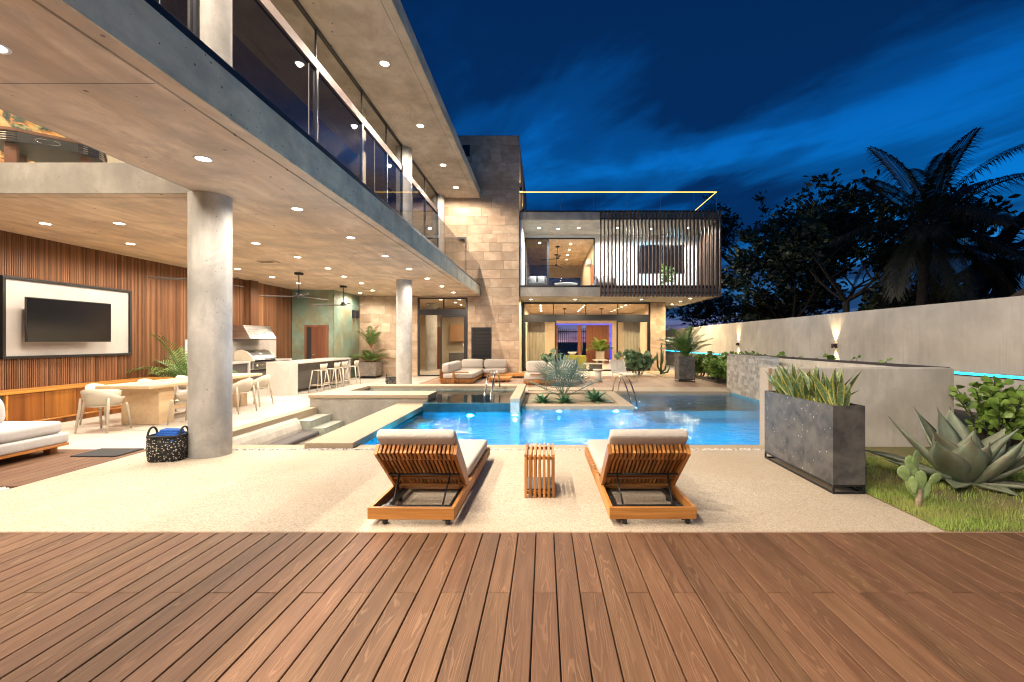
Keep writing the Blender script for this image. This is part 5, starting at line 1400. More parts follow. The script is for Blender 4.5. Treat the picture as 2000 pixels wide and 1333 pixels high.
# ================================================================== CEILING FANS
def make_fan():
    t = T('ceiling_fan', '', 'ceiling fan', (0, 0, 0), 0, 'black ceiling fans over the terrace')
    MB().cbox(-.09, .09, -.09, .09, -.07, 0, .008).obj('canopy', 'black_metal', t)
    MB().tube([(0, 0, -.07), (0, 0, -.62)], .014, 10).obj('rod', 'black_metal', t, True)
    MB().lathe([(.001, -.60), (.05, -.60), (.07, -.63), (.07, -.67), (.11, -.68), (.11, -.71), (.05, -.73), (.001, -.73)], 20).obj('motor', 'black_metal', t, True)
    for k in range(3):
        Mx = Matrix.Rotation(rad(120 * k + 15), 4, 'Z') @ Matrix.Translation((0, 0, -.70)) @ Matrix.Rotation(rad(9), 4, 'X')
        b = MB(); pr = [(.10, .05), (.3, .065), (.6, .08), (.85, .075), (1.0, .05), (1.06, .015)]
        v = []
        for x, w in pr: v += [(x, -w, .004), (x, w, .004), (x, w, -.004), (x, -w, -.004)]
        f = [(0, 1, 2, 3), (20, 23, 22, 21)]
        for i in range(len(pr) - 1):
            for j in range(4): f.append((i * 4 + j, (i + 1) * 4 + j, (i + 1) * 4 + (j + 1) % 4, i * 4 + (j + 1) % 4))
        b.add(v, f, Mx); b.obj('blade', 'grey_fabric', t)
    return t
f0 = make_fan()
for i, (x, y, z, rz, lab) in enumerate(((-7.17, 13.3, ZC, 175, 'black ceiling fan above the grill counter'), (-7.27, 16.46, ZC, 170, 'black ceiling fan in front of the green wall corner'), (-7.2, 9.85, ZC, 196, 'black ceiling fan mostly behind the thick column'),
                         (.75, 25.6, 6.9, 20, 'black ceiling fan in the upper lounge, the one closer to the balcony'), (.75, 28.0, 6.9, 50, 'black ceiling fan in the upper lounge, the one deeper inside'), (1.2, 27.0, ZC - .06, 10, 'black ceiling fan in the living room, left one'), (3.4, 27.0, ZC - .06, 40, 'black ceiling fan in the living room, right one'))):
    o = f0 if i == 0 else copy_tree(f0)
    o.location = (x, y, z); o.rotation_euler = (0, 0, rad(rz)); o['label'] = lab
for i, y in enumerate((19.45, 19.8)):
    s_ = T('wall_speaker', ('small black outdoor speaker on the green wall, left one', 'small black outdoor speaker on the green wall, next to the stone')[i], 'speaker', (-8.19, y, 2.72), 0, 'speakers on the green wall')
    MB().cbox(0, .13, -.08, .08, -.17, .17, .015).obj('cabinet', 'black_metal', s_); MB().cbox(.131, .137, -.065, .065, -.15, .15, .003).obj('grille', 'black_rubber', s_)

# ================================================================== DAYBED, MAT, BASKETS
db = T('daybed', 'pale upholstered daybed on a low teak frame', 'daybed', (-7.5, 5.6, 0))
P(MB().cbox(-8.4, -6.76, 4.6, 6.48, .095, .13, .004), 'frame', 'teak_y', db)
for (x, y) in ((-6.9, 6.36), (-8.3, 6.36), (-6.9, 4.75)): P(MB().cbox(x - .05, x + .05, y - .05, y + .05, 0, .094, .004), 'leg', 'teak_z', db)
P(MB().rbox(-8.38, -6.765, 4.62, 6.49, .131, .272, .03, None, .02, 3, 4), 'lower_cushion', 'pale_fabric', db, True)
P(MB().rbox(-8.40, -6.80, 4.60, 6.44, .276, .445, .05, None, .04, 3, 4), 'upper_cushion', 'pale_fabric', db, True)
pw = tag(MB().rbox(-.25, .25, -.12, .12, -.2, .2, .11, None, .3).obj('throw_pillow', 'pale_fabric', None, True), 'pale round edged pillow on the daybed', 'pillow'); pw.location = (-7.66, 6.12, .60); pw.rotation_euler = (rad(14), 0, rad(35))
tag(MB().cbox(-6.42, -5.80, 6.16, 6.60, .002, .016, .003).obj('door_mat', 'coir_black'), 'black coir mat lying on the side deck by the column', 'mat')
def basket(name, label, loc, sx, sy, h_, towel):
    t = T(name, label, 'basket', loc, rad(8), None)
    v = []; f = []; n = 28
    for z, s in ((0, .90), (.02, .97), (h_ * .5, 1.03), (h_, 1.0), (h_ - .004, .93), (.05, .90)):
        for k in range(n):
            a = 2 * PI * k / n; ca, sa = math.cos(a), math.sin(a)
            q = (abs(ca) ** 5 + abs(sa) ** 5) ** (-.2)
            wob = 1 + .012 * math.sin(a * 5 + z * 9)
            v.append((sx * ca * q * s * wob, sy * sa * q * s * wob, z))
    for i in range(5):
        for k in range(n): f.append((i * n + k, i * n + (k + 1) % n, (i + 1) * n + (k + 1) % n, (i + 1) * n + k))
    f.append(tuple(range(n))[::-1])
    MB().add(v, f).obj('body', 'basket_weave', t, True)
    MB().tube([(sx * .985 * math.cos(2 * PI * k / 32) * (abs(math.cos(2 * PI * k / 32)) ** 5 + abs(math.sin(2 * PI * k / 32)) ** 5) ** (-.2), sy * .985 * math.sin(2 * PI * k / 32) * (abs(math.cos(2 * PI * k / 32)) ** 5 + abs(math.sin(2 * PI * k / 32)) ** 5) ** (-.2), h_) for k in range(33)], .014, 6, False).obj('rim', 'black_rubber', t, True)
    for s in (-1, 1):
        MB().tube([(s * sx * .95, .09 * math.cos(a), h_ - .01 + .115 * math.sin(a)) for a in [PI * k / 12 for k in range(13)]], .013, 7).obj('handle', 'black_rubber', t, True)
    return t
basket('woven_basket', 'black and cream woven basket beside the thick column', (-4.97, 6.02, 0), .20, .15, .33, True)
tw_ = MB()
for k in range(5): tw_.rbox(-.15 + .01 * k, .16 - .012 * k, -.11 + .015 * k, .10, .25 + .022 * k, .285 + .024 * k, .016, Matrix.Rotation(rad(5 * k - 8), 4, 'Z') @ Matrix.Rotation(rad(4), 4, 'Y'), .2, 2, 1)
to = tag(tw_.obj('beach_towel', 'blue_towel', None, True), 'folded blue towels in the woven basket', 'towel'); to.location = (-4.97, 6.02, 0.02)
basket('woven_basket', 'small black woven basket on the floor by the far column', (-5.45, 16.4, 0), .24, .18, .26, False)

# ================================================================== BACK DECK FURNITURE
so_ = T('corner_sofa', 'L shaped teak sofa with thick taupe cushions', 'sofa', (-2.9, 18, .03))
def K(x0, x1, y0, y1, z0, z1, r_=.06, puff=.06, name='seat_cushion', mat='cushion_fabric', par=so_): return P(MB().rbox(x0, x1, y0, y1, z0, z1, r_, None, puff), name, mat, par, True)
P(MB().cbox(-3.74, -2.55, 16.32, 19.9, .10, .20, .004), 'base', 'teak_y', so_)
P(MB().cbox(-2.548, -1.30, 18.9, 19.9, .10, .20, .004), 'base', 'teak_x', so_)
P(MB().cbox(-1.298, -.20, 18.95, 19.85, .10, .20, .004), 'bench_platform', 'teak_x', so_)
bm_ = MB().cbox(-.012, .012, 0, .02, .05, .20, .002).mesh('slat', 'teak_z')
for k in range(30): PL('slat', bm_, so_, (-3.72 + .04 * k, 16.30, 0))
for k in range(20): P(MB().cbox(-3.765, -3.742, 16.36 + .09 * k, 16.40 + .09 * k, .10, .52, .002), 'slat', 'teak_z', so_)
K(-3.66, -2.56, 16.36, 17.9, .205, .40); K(-3.66, -2.56, 17.92, 18.9, .205, .40); K(-3.66, -2.56, 18.92, 19.6, .205, .40); K(-2.54, -1.62, 18.95, 19.75, .205, .40)
for a in ((16.40, 17.25), (17.2, 18.1), (18.05, 18.95)):
    K(-3.70, -3.42, a[0], a[1], .40, .75, .09, .12, 'back_cushion')
K(-3.55, -2.62, 19.5, 19.82, .40, .78, .09, .12, 'back_cushion'); K(-2.58, -1.62, 19.5, 19.82, .40, .78, .09, .12, 'back_cushion')
P(MB().cbox(-3.28, -3.20, 16.22, 16.30, .03, .43, .004).cbox(-3.28, -2.70, 16.22, 16.30, .431, .475, .004), 'arm', 'teak_x', so_)
ct = T('low_teak_table', 'low slatted teak table in front of the corner sofa', 'coffee table', (-1.7, 17.3, .03))
P(MB().cbox(-2.1, -1.28, 16.95, 17.95, .10, .16, .004), 'body', 'teak_x', ct)
tsm = MB().cbox(0, .06, 16.93, 17.97, .162, .185, .003).mesh('top_slat', 'teak_y')
for k in range(12): PL('top_slat', tsm, ct, (-2.11 + .07 * k, 0, 0))
for (x, y) in ((-2.0, 17.05), (-1.4, 17.05), (-2.0, 17.85), (-1.4, 17.85)): P(MB().cbox(x - .03, x + .03, y - .03, y + .03, 0, .099, .003), 'leg', 'teak_z', ct)
ac_ = T('corner_armchair', 'teak armchair with taupe cushions behind the planted island', 'armchair', (-.2, 16.2, .03))
P(MB().cbox(-.72, .42, 15.85, 17.0, .10, .20, .004), 'base', 'teak_x', ac_)
for k in range(20): PL('slat', bm_, ac_, (-.70 + .057 * k, 15.83, 0))
K(-.70, .40, 15.88, 16.72, .205, .42, par=ac_); K(-.66, .10, 16.66, 16.95, .42, .82, .1, .12, 'back_cushion', par=ac_); K(.12, .42, 15.95, 16.95, .42, .80, .1, .12, 'back_cushion', par=ac_)
P(MB().cbox(.02, .09, 15.74, 15.82, .03, .40, .004).cbox(-.50, .09, 15.74, 15.82, .401, .44, .004).cbox(-.52, .09, 15.74, 15.82, .0, .029, .004), 'arm', 'teak_x', ac_)
def sling(label, loc, rz):
    t = T('sling_lounger', label, 'lounge chair', loc, rz, 'pale sling loungers on the back deck')
    fr2 = MB()
    for sx in (-.3, .3):
        MB().tube([(sx, 1.1, .30), (sx, .0, .30), (sx, -.30, .78)], .016, 8).obj('side_rail', 'chair_shell', t, True)
        for y in (.95, .05): MB().tube([(sx, y, .30), (sx * 1.05, y + (.06 if y > .5 else -.06), 0)], .014, 8).obj('leg', 'chair_shell', t, True)
    n = 24
    for k in range(n):
        x = -.28 + .56 * (k + .5) / n
        MB().add([(x - .0105, 1.1, .305), (x + .0105, 1.1, .305), (x + .0105, 0, .30), (x - .0105, 0, .30), (x + .0105, -.30, .78), (x - .0105, -.30, .78)], [(0, 1, 2, 3), (3, 2, 4, 5)]).obj('strap', 'cream_basket', t)
    MB().tube([(-.3, -.30, .78), (.3, -.30, .78)], .016, 8).obj('head_rail', 'chair_shell', t, True)
    return t
sling('pale sling lounger left of the round pedestal table, behind the palm', (1.05, 17.6, .03), rad(200))
sling('pale sling lounger right of the round pedestal table', (2.95, 17.9, .03), rad(192))
pt_ = T('pedestal_table', 'round pale stone pedestal table between the sling loungers', 'side table', (2.05, 17.3, .03))
MB().lathe([(.001, 0), (.13, 0), (.13, .42), (.001, .42)], 24).obj('pedestal', 'beige_render', pt_, True); MB().lathe([(.001, .421), (.2, .421), (.205, .43), (.205, .455), (.2, .465), (.001, .465)], 28).obj('top', 'beige_render', pt_, True)
cf = T('coffee_table', 'low pale two tier coffee table inside the open living room', 'coffee table', (2.6, 24.2, .03))
MB().cbox(-.55, .55, -.4, .4, .32, .37, .004).obj('top', 'marble', cf); MB().cbox(-.2, .45, -.3, .3, 0, .319, .004).obj('base', 'cabinet_dark', cf)
MB().cbox(.0, .75, -.2, .5, .50, .54, .004).obj('raised_top', 'marble', cf); MB().cbox(.3, .5, .1, .3, .371, .499, .004).obj('riser', 'cabinet_dark', cf)
gs = T('green_armchair', 'olive green armchair with back to the deck inside the living room', 'armchair', (1.65, 24.4, .03))
MB().rbox(-.6, .6, -.12, .1, .05, .78, .06, None, .03).obj('backrest', 'green_fabric', gs, True); MB().rbox(-.6, -.42, .1, .8, .05, .6, .05).obj('armrest', 'green_fabric', gs, True)
MB().rbox(.42, .6, .1, .8, .05, .6, .05).obj('armrest', 'green_fabric', gs, True); MB().rbox(-.42, .42, .1, .8, .1, .42, .05).obj('seat', 'green_fabric', gs, True)
bs = tag(MB().lathe([(.001, 0), (.12, 0), (.26, .16), (.25, .165), (.11, .02), (.001, .02)], 24).obj('clay_bowl', 'cream_basket', None, True), 'wide cream bowl on the olive armchair back', 'bowl'); bs.location = (1.5, 24.45, .82)
cu = T('curtain', 'pale curtain hanging inside the left living room window', 'curtain', (-.3, 24.2, .05))
v = []; n = 60
for z in (.06, 2.9):
    for k in range(n + 1): v.append((-.6 + .95 * k / n, .05 * math.sin(k * 1.25), z))
MB().add(v, [(k, k + 1, n + 2 + k, n + 1 + k) for k in range(n)]).obj('cloth', 'interior_wall', cu, True)
c2 = copy_tree(cu); c2.location = (4.75, 24.2, .05); c2['label'] = 'pale curtain hanging inside the right living room window'
# upper balcony furniture
for i, (x, lab) in enumerate(((-.35, 'grey outdoor armchair on the balcony beside the tower'), (2.95, 'grey outdoor armchair on the balcony behind the first slats'))):
    t = T('balcony_armchair', lab, 'armchair', (x, 22.2, ZF), 0, 'armchairs on the wing balcony')
    MB().rbox(-.45, .45, -.4, .4, .12, .42, .06).obj('seat', 'grey_fabric', t, True); MB().rbox(-.45, .45, .25, .42, .42, .80, .06).obj('backrest', 'grey_fabric', t, True)
    for sx in (-1, 1): MB().rbox(sx * .42 - .06, sx * .42 + .06, -.4, .42, .3, .62, .05).obj('armrest', 'grey_fabric', t, True)
    for sx in (-1, 1): MB().rbox(sx * .2 - .15, sx * .2 + .15, .1, .24, .43, .75, .06, None, .2).obj('back_pillow', 'pale_fabric', t, True)
bt = T('balcony_table', 'low round pale table on the balcony in front of the open door', 'coffee table', (1.05, 21.9, ZF))
MB().lathe([(.001, .30), (.55, .30), (.56, .32), (.55, .34), (.001, .34)], 32).obj('top', 'white_plastic', bt, True)
for k in range(28):
    a = 2 * PI * k / 28; MB().tube([(.5 * math.cos(a), .5 * math.sin(a), 0), (.5 * math.cos(a), .5 * math.sin(a), .30)], .008, 5).obj('rod', 'white_plastic', bt, True)
# stainless hand rails
def rail(label, pts1, dx):
    t = T('handrail', label, 'handrail', pts1[0], 0, 'polished rails of spa and pool')
    o = Vector(pts1[0])
    for k in (0, 1):
        MB().tube([(Vector(p) - o + Vector((dx * k, 0, 0))) for p in pts1], .021, 10).obj('rail', 'chrome', t, True)
def arc(p0, p1, h_, n=14):
    out = []
    for k in range(n + 1):
        u = k / n; out.append((p0[0] + (p1[0] - p0[0]) * u, p0[1] + (p1[1] - p0[1]) * u, (p0[2] + (p1[2] - p0[2]) * u) + h_ * math.sin(PI * u) ** .6))
    return out
rail('polished steel handrail standing in the raised spa', arc((-1.50, 11.1, -.3), (-1.42, 12.9, .28), .72), .16)
rail('polished steel handrail at the pool steps beside the planted island', arc((2.26, 11.7, -.4), (2.10, 13.95, .03), .72), .16)
# thatched roof of the neighbour
th = T('thatched_hut', 'dark thatched roof rising behind the boundary wall', 'hut', (15.6, 12.2, 0))
MB().lathe([(.001, 4.6), (.5, 4.2), (3.2, 2.15), (3.25, 2.0), (3.0, 2.05)], 40).obj('roof', 'thatch', th, True)
for a in range(6): MB().tube([(2.7 * math.cos(a * 1.05), 2.7 * math.sin(a * 1.05), 0), (2.7 * math.cos(a * 1.05), 2.7 * math.sin(a * 1.05), 2.4)], .09, 8).obj('post', 'bark', th, True)
# ================================================================== PLANTS
V = Vector
def rnd_dir(q, zlo=-.3, zhi=1): 
    a = q.uniform(0, 2 * PI); z = q.uniform(zlo, zhi); s = math.sqrt(max(0, 1 - z * z)); return V((s * math.cos(a), s * math.sin(a), z))
# --- snake plants
q = random.Random(3)
SNK = ('at the near end of the long black planter, closest to the deck', 'second from the deck end of the long black planter', 'third from the deck end of the long black planter', 'fourth from the deck end of the long black planter', 'fifth from the deck end of the long black planter', 'just nearer than the middle of the long black planter', 'in the very middle of the long black planter', 'just beyond the middle of the long black planter', 'fifth from the pool end of the long black planter', 'fourth from the pool end of the long black planter', 'third from the pool end of the long black planter', 'second from the pool end of the long black planter', 'at the pool end of the long black planter')
for i in range(13):
    y = -.62 + 1.24 * i / 12
    t = T('snake_plant', 'upright snake plant ' + SNK[i], 'snake plant', (3.125 + q.uniform(-.05, .05), 5.39 + y, .84), 0, 'snake plants in the long planter')
    b = MB()
    for k in range(q.randint(9, 11)):
        a = q.uniform(0, 2 * PI); ln = q.uniform(.20, .46); out = q.uniform(.02, .22) * (1.6 if k == 0 else 1); r0 = q.uniform(0, .05)
        p0 = V((math.cos(a) * r0, math.sin(a) * r0, 0)); tw = q.uniform(0, 2 * PI)
        pts = []; sd = []; n = 7
        for j in range(n):
            u = j / (n - 1)
            pts.append(p0 + V((math.cos(a) * out * u ** 1.5, math.sin(a) * out * u ** 1.5, ln * u)))
            an = tw + u * q.uniform(.3, .9); sd.append(V((math.cos(an), math.sin(an), 0)))
        w = q.uniform(.030, .046)
        b.blade(pts, [w * x for x in (.55, .8, 1, 1, .85, .5, .02)], sd, .28)
    b.obj('leaves', 'leaf_snake', t, True)
# --- agave
q = random.Random(5)
ag = T('agave', 'huge blue grey agave with broad leaves on the lawn', 'agave', (4.62, 5.02, 0))
def agave_leaf(az, el, ln, w, curl, r0=.06):
    d0 = V((math.cos(az), math.sin(az), 0)); pts = []; n = 12; p = d0 * r0 + V((0, 0, .03)); e = el
    sd = V((-math.sin(az), math.cos(az), 0))
    for j in range(n):
        pts.append(p.copy()); p = p + (d0 * math.cos(e) + V((0, 0, math.sin(e)))) * ln / (n - 1); e += curl / (n - 1)
    prof = [.45, .52, .64, .80, .93, 1.0, .98, .86, .66, .42, .18, .01]
    b = MB(); v = []; f = []
    for j, pnt in enumerate(pts):
        tt = (pts[min(j + 1, n - 1)] - pts[max(j - 1, 0)]).normalized(); nr = sd.cross(tt) * -1
        if nr.dot(V((0, 0, 1))) < 0 and el < 1.2: nr = -nr
        ww = w * prof[j]; th_ = .045 * (1 - j / (n - 1)) + .004
        cup = .30
        for s_, lift, und in ((-1, cup, 0), (-.55, .12, 0), (0, 0, 0), (.55, .12, 0), (1, cup, 0), (.6, .1, 1), (0, -.05, 1), (-.6, .1, 1)):
            v.append(pnt + sd * ww * s_ + nr * (lift * ww) - nr * (th_ if und else 0))
    for j in range(n - 1):
        for k in range(8): f.append((j * 8 + k, j * 8 + (k + 1) % 8, (j + 1) * 8 + (k + 1) % 8, (j + 1) * 8 + k))
    b.add(v, f); lf_ = b.obj('leaf', 'leaf_agave', ag, True)
    MB().tube([pts[-2].lerp(pts[-1], .7), pts[-1] + (pts[-1] - pts[-2]).normalized() * .03], [.006, .001], 6).obj('spine', 'dark_soil', lf_, True)
for (az, el, ln, w, c) in ((268, 56, .62, .135, .25), (235, 40, .80, .15, .5), (210, 30, .95, .14, .35), (185, 14, 1.05, .12, .1), (300, 34, .85, .15, .75), (330, 22, .95, .13, .6), (350, 30, 1.0, .13, .3), (15, 36, .95, .13, .25), (120, 60, .95, .14, .1), (95, 70, .9, .13, .1),
                           (60, 55, 1.0, .14, .1), (150, 42, 1.0, .13, .2), (165, 20, 1.1, .12, -.1), (250, 72, .72, .13, .1), (200, 60, .85, .13, -.3), (320, 66, .85, .13, -.25), (285, 4, .5, .09, -.2), (312, 6, .75, .09, .0), (40, 14, .9, .1, .2), (222, 8, .7, .09, -.1)):
    agave_leaf(rad(az), rad(el), ln * .87, w * 1.2, c)
# --- prickly pear
def pear(label, loc, rz, sc_, spec, mat='cactus_skin'):
    t = T('prickly_pear', label, 'cactus', loc, rz)
    def pad(p, d_, fw, ln, wd):
        d_ = d_.normalized(); fw = (fw - d_ * fw.dot(d_)).normalized(); sd = d_.cross(fw)
        b = MB(); v = []; f = []; n, m_ = 9, 14
        for i in range(n + 1):
            u = i / n; ww = wd * math.sin(PI * min(1, u * .93 + .05)) ** .65 * (.72 + .38 * u)
            if i == 0: ww = wd * .25
            if i == n: ww = wd * .06
            for k in range(m_):
                a = 2 * PI * k / m_; v.append(p + d_ * ln * u + sd * ww * math.cos(a) + fw * ww * .15 * math.sin(a))
        for i in range(n):
            for k in range(m_): f.append((i * m_ + k, i * m_ + (k + 1) % m_, (i + 1) * m_ + (k + 1) % m_, (i + 1) * m_ + k))
        f.append(tuple(range(n * m_, n * m_ + m_)))
        b.add(v, f); pd = b.obj('pad', mat, t, True)
    MB().tube([V((0, 0, -.02)) * sc_, V((.012, 0, .09)) * sc_, V((.02, 0, .17)) * sc_], [.034 * sc_, .026 * sc_, .02 * sc_], 9).obj('trunk', 'sand_soil', t, True)
    for (p, d_, fw, ln, wd) in spec: pad(V(p) * sc_, V(d_), V(fw), ln * sc_, wd * sc_)
    return t
ppear = pear('small prickly pear cactus with oval pads in front of agave', (3.53, 4.30, 0), 0, 1.0,
     [((.01, 0, .06), (.05, 0, 1), (0, 1, 0), .17, .05), ((.03, 0, .18), (.0, 0, 1), (.2, 1, 0), .17, .055), ((-.02, .01, .10), (-.45, 0, 1), (.5, 1, 0), .19, .040), ((-.10, .01, .25), (-.3, 0, 1), (.3, 1, 0), .15, .062),
      ((.0, .03, .2), (-.12, .1, 1), (.1, 1, 0), .19, .060), ((-.03, .04, .33), (-.05, .1, 1), (0, 1, 0), .15, .060), ((.02, .05, .33), (.1, .05, 1), (-.3, 1, 0), .20, .056), ((.05, 0, .08), (.35, 0, 1), (.4, 1, 0), .17, .038), ((.10, 0, .22), (.75, -.1, .7), (.3, 1, .4), .15, .052), ((-.05, -.02, .14), (-.2, -.1, 1), (.8, 1, 0), .17, .04)])
# --- broad-leaf shrubs
def shrub(name, label, cat, loc, rx, ry, h_, nst, nl, ls, mat, seed, group=None, up=.5, lean=.6):
    q = random.Random(seed); t = T(name, label, cat, loc, 0, group)
    stems = MB(); lv = MB()
    for i in range(nst):
        a = q.uniform(0, 2 * PI); r_ = math.sqrt(q.random()); hh = h_ * q.uniform(.65, 1.0) * (1 - .25 * r_)
        base = V((math.cos(a) * rx * r_ * .35, math.sin(a) * ry * r_ * .35, 0)); tip = V((math.cos(a) * rx * r_, math.sin(a) * ry * r_, hh))
        midp = (base + tip) / 2 + V((0, 0, hh * .12))
        pts = [base, midp, tip]
        stems.tube(pts, [.012, .009, .004], 5, False)
        for k in range(nl):
            u = q.uniform(.2, 1.0) if k else 1.0
            p = base.lerp(midp, u * 2) if u < .5 else midp.lerp(tip, u * 2 - 1)
            an = q.uniform(0, 2 * PI); d_ = V((math.cos(an), math.sin(an), q.uniform(-.1, 1.0) * up + .35)).normalized()
            s_ = ls * q.uniform(.65, 1.15)
            sd = d_.cross(V((q.uniform(-1, 1), q.uniform(-1, 1), q.uniform(-.2, .8)))).normalized()
            p1 = p + d_ * .015
            lv.blade([p1, p1 + d_ * s_ * .35, p1 + d_ * s_ * .7, p1 + d_ * s_ * .93, p1 + d_ * s_], [s_ * .07, s_ * .25, s_ * .38, s_ * .27, s_ * .02], sd, .15)
    stems.obj('stems', 'bark', t, True); lv.obj('leaves', mat, t, True)
    return t
shrub('clusia_shrub', 'glossy round leaved shrub behind the agave under the cyan strip', 'shrub', (6.45, 6.45, 0), .55, .35, 1.2, 22, 24, .125, 'leaf_clusia', 21)
shrub('clusia_shrub', 'glossy round leaved shrub at the far right edge beside the agave', 'shrub', (7.25, 6.5, 0), .5, .35, 1.1, 20, 24, .125, 'leaf_clusia', 22)
k_ = 0
for (x, y, h_) in ((6.85, 18.3, 1.25), (6.6, 16.9, 1.2), (6.75, 15.6, 1.3), (6.9, 14.7, 1.3), (6.6, 19.6, 1.1)):
    shrub('clusia_shrub', ('round leaved hedge shrub behind the square planter', 'round leaved hedge shrub right of the square planter', 'round leaved hedge shrub midway between planter and mosaic tank', 'round leaved hedge shrub against the mosaic tank', 'round leaved shrub left of the square planter')[k_], 'shrub', (x, y, 0), .7, .55, h_, 34, 40, .15, 'leaf_clusia', 30 + k_, 'hedge shrubs by the boundary wall'); k_ += 1
for k, y in enumerate((8.9, 9.9, 10.9, 11.7, 12.9)):
    shrub('clusia_shrub', ('sprig of shrub peeking over the tank, nearest the light strip end', 'sprig of shrub peeking over the tank above the snake plants', 'sprig of shrub peeking over the tank between the two wall lights', 'sprig of shrub peeking over the middle of the tank', 'sprig of shrub peeking over the tank by its far corner')[k], 'shrub', (6.75, y, .25), .22, .5, 1.12, 9, 16, .12, 'leaf_clusia', 50 + k, 'shrubs behind the tank')
shrub('monstera', 'split leaf plant mass in front of the right living room window', 'plant', (4.15, 20.6, .05), .85, .5, 1.15, 30, 8, .30, 'leaf_monstera', 61)
shrub('monstera', 'split leaf plant behind the armchair in front of the left window', 'plant', (.35, 19.2, .03), .45, .4, 1.25, 12, 7, .30, 'leaf_monstera', 62)
shrub('balcony_plant', 'leafy potted plant behind the slats at the end of the balcony', 'plant', (6.1, 22.3, ZF), .5, .4, 1.6, 14, 12, .16, 'leaf_clusia', 63)
tag(MB().lathe([(.001, 0), (.2, 0), (.25, .45), (.22, .45), (.001, .4)], 20, (6.1, 22.3, ZF)).obj('balcony_pot', 'white_plastic', None, True), 'white pot of the balcony plant behind the slats', 'pot')
# --- candelabra cactus
cc_ = T('column_cactus', 'dark branching column cactus against the stone pier', 'cactus', (5.35, 20.9, .04))
for (pts) in ([(0, 0, 0), (.02, 0, .7), (.03, 0, 1.45)], [(-.02, 0, .15), (-.14, 0, .35), (-.17, 0, 1.0)], [(.02, 0, .1), (.2, 0, .22), (.26, 0, .62)], [(.01, .05, .4), (.1, .05, .6), (.12, .05, 1.1)], [(0, 0, .05), (.3, -.05, .1), (.42, -.05, .4)]):
    MB().tube(pts, [.045, .045, .03], 7).obj('arm', 'cactus_green', cc_, True)
# --- feather palms
def frond(b, stem, p0, az, el, ln, droop, nl, ll, lw, q, vee=.5, hang=.25):
    d0 = V((math.cos(az), math.sin(az), 0)); pts = [V(p0)]; e = el; n = 14
    for j in range(n):
        pts.append(pts[-1] + (d0 * math.cos(e) + V((0, 0, math.sin(e)))) * ln / n); e -= droop / n
    stem.tube(pts, [lw * .9 * (1 - .8 * j / n) + .002 for j in range(n + 1)], 4, False)
    sdv = V((-math.sin(az), math.cos(az), 0))
    for k in range(nl):
        u = .14 + .86 * (k + .5) / nl; i = min(n - 1, int(u * n)); fr = u * n - i
        p = pts[i].lerp(pts[i + 1], fr); tt = (pts[i + 1] - pts[i]).normalized(); nr = tt.cross(sdv).normalized()
        if nr.z < 0: nr = -nr
        L_ = ll * (math.sin(PI * min(1, u * .8 + .18)) ** .6) * q.uniform(.85, 1.1)
        for s_ in (-1, 1):
            d_ = (sdv * s_ + tt * (.55 + .5 * u) + nr * vee).normalized()
            m1 = p + d_ * L_ * .5; m2 = p + d_ * L_ * .97 + V((0, 0, -hang * L_ * q.uniform(.5, 1.3)))
            sd = d_.cross(nr).normalized()
            b.blade([p, m1, m2], [lw * .45, lw, lw * .08], sd, .25)
def palm(name, label, loc, fr, ln, ll, lw, mat, seed, el=(35, 85), droop=(.9, 1.8), nl=26, z0=0.0, stemmat='leaf_palm', cat='palm', group=None, stems=1, spread=.0, vee=.45, hang=.25, trunk=None):
    q = random.Random(seed); t = T(name, label, cat, loc, 0, group); b = MB(); s = MB()
    for i in range(fr):
        az = 2.399 * i + q.uniform(-.2, .2); u = i / max(1, fr - 1)
        e = rad(el[0] + (el[1] - el[0]) * (1 - u)) ; sp = spread * q.random(); an = q.uniform(0, 2 * PI)
        frond(b, s, (math.cos(an) * sp, math.sin(an) * sp, z0 + q.uniform(0, .04)), az, e, ln * q.uniform(.8, 1.1), q.uniform(*droop), nl, ll, lw, q, vee, hang)
    if trunk: MB().tube(trunk[0], trunk[1], 10).obj('trunk', trunk[2], t, True)
    s.obj('stalks', stemmat, t, True); b.obj('leaflets', mat, t, True)
    return t
palm('areca_palm', 'bright green feathery palm by the slatted wall', (-9.35, 11.75, .38), 15, 1.6, .40, .011, 'leaf_palm', 71, (35, 86), (.8, 1.7), 24, spread=.08, hang=.35)
palm('potted_palm', 'palm with stiff green fronds in the grey planter by the hedge', (5.37, 17.4, .92), 19, 1.35, .42, .013, 'leaf_palm', 72, (38, 88), (.5, 1.3), 26, spread=.06)
palm('potted_palm', 'red stemmed palm in the stone planter against the wall', (-7.46, 19.45, .62), 12, 1.0, .42, .018, 'leaf_palm', 73, (20, 62), (.6, 1.4), 16, z0=.0, stemmat='red_stem', spread=.05)
palm('potted_palm', 'yellow green plant in the planter inside the entrance', (3.75, 30.6, .8), 14, 1.1, .4, .04, 'leaf_clusia', 74, (30, 85), (.4, 1.2), 14, spread=.05)
# tall upper tuft of the red-stemmed palm belongs to a second plant in that planter
palm('potted_palm', 'taller upright red stemmed palm rising from the stone planter', (-7.42, 19.5, .62), 8, 1.0, .36, .016, 'leaf_palm', 75, (58, 84), (.2, .6), 16, z0=.62, stemmat='red_stem', spread=.02, trunk=([(0, 0, 0), (.01, 0, .66)], [.03, .022], 'red_stem'))
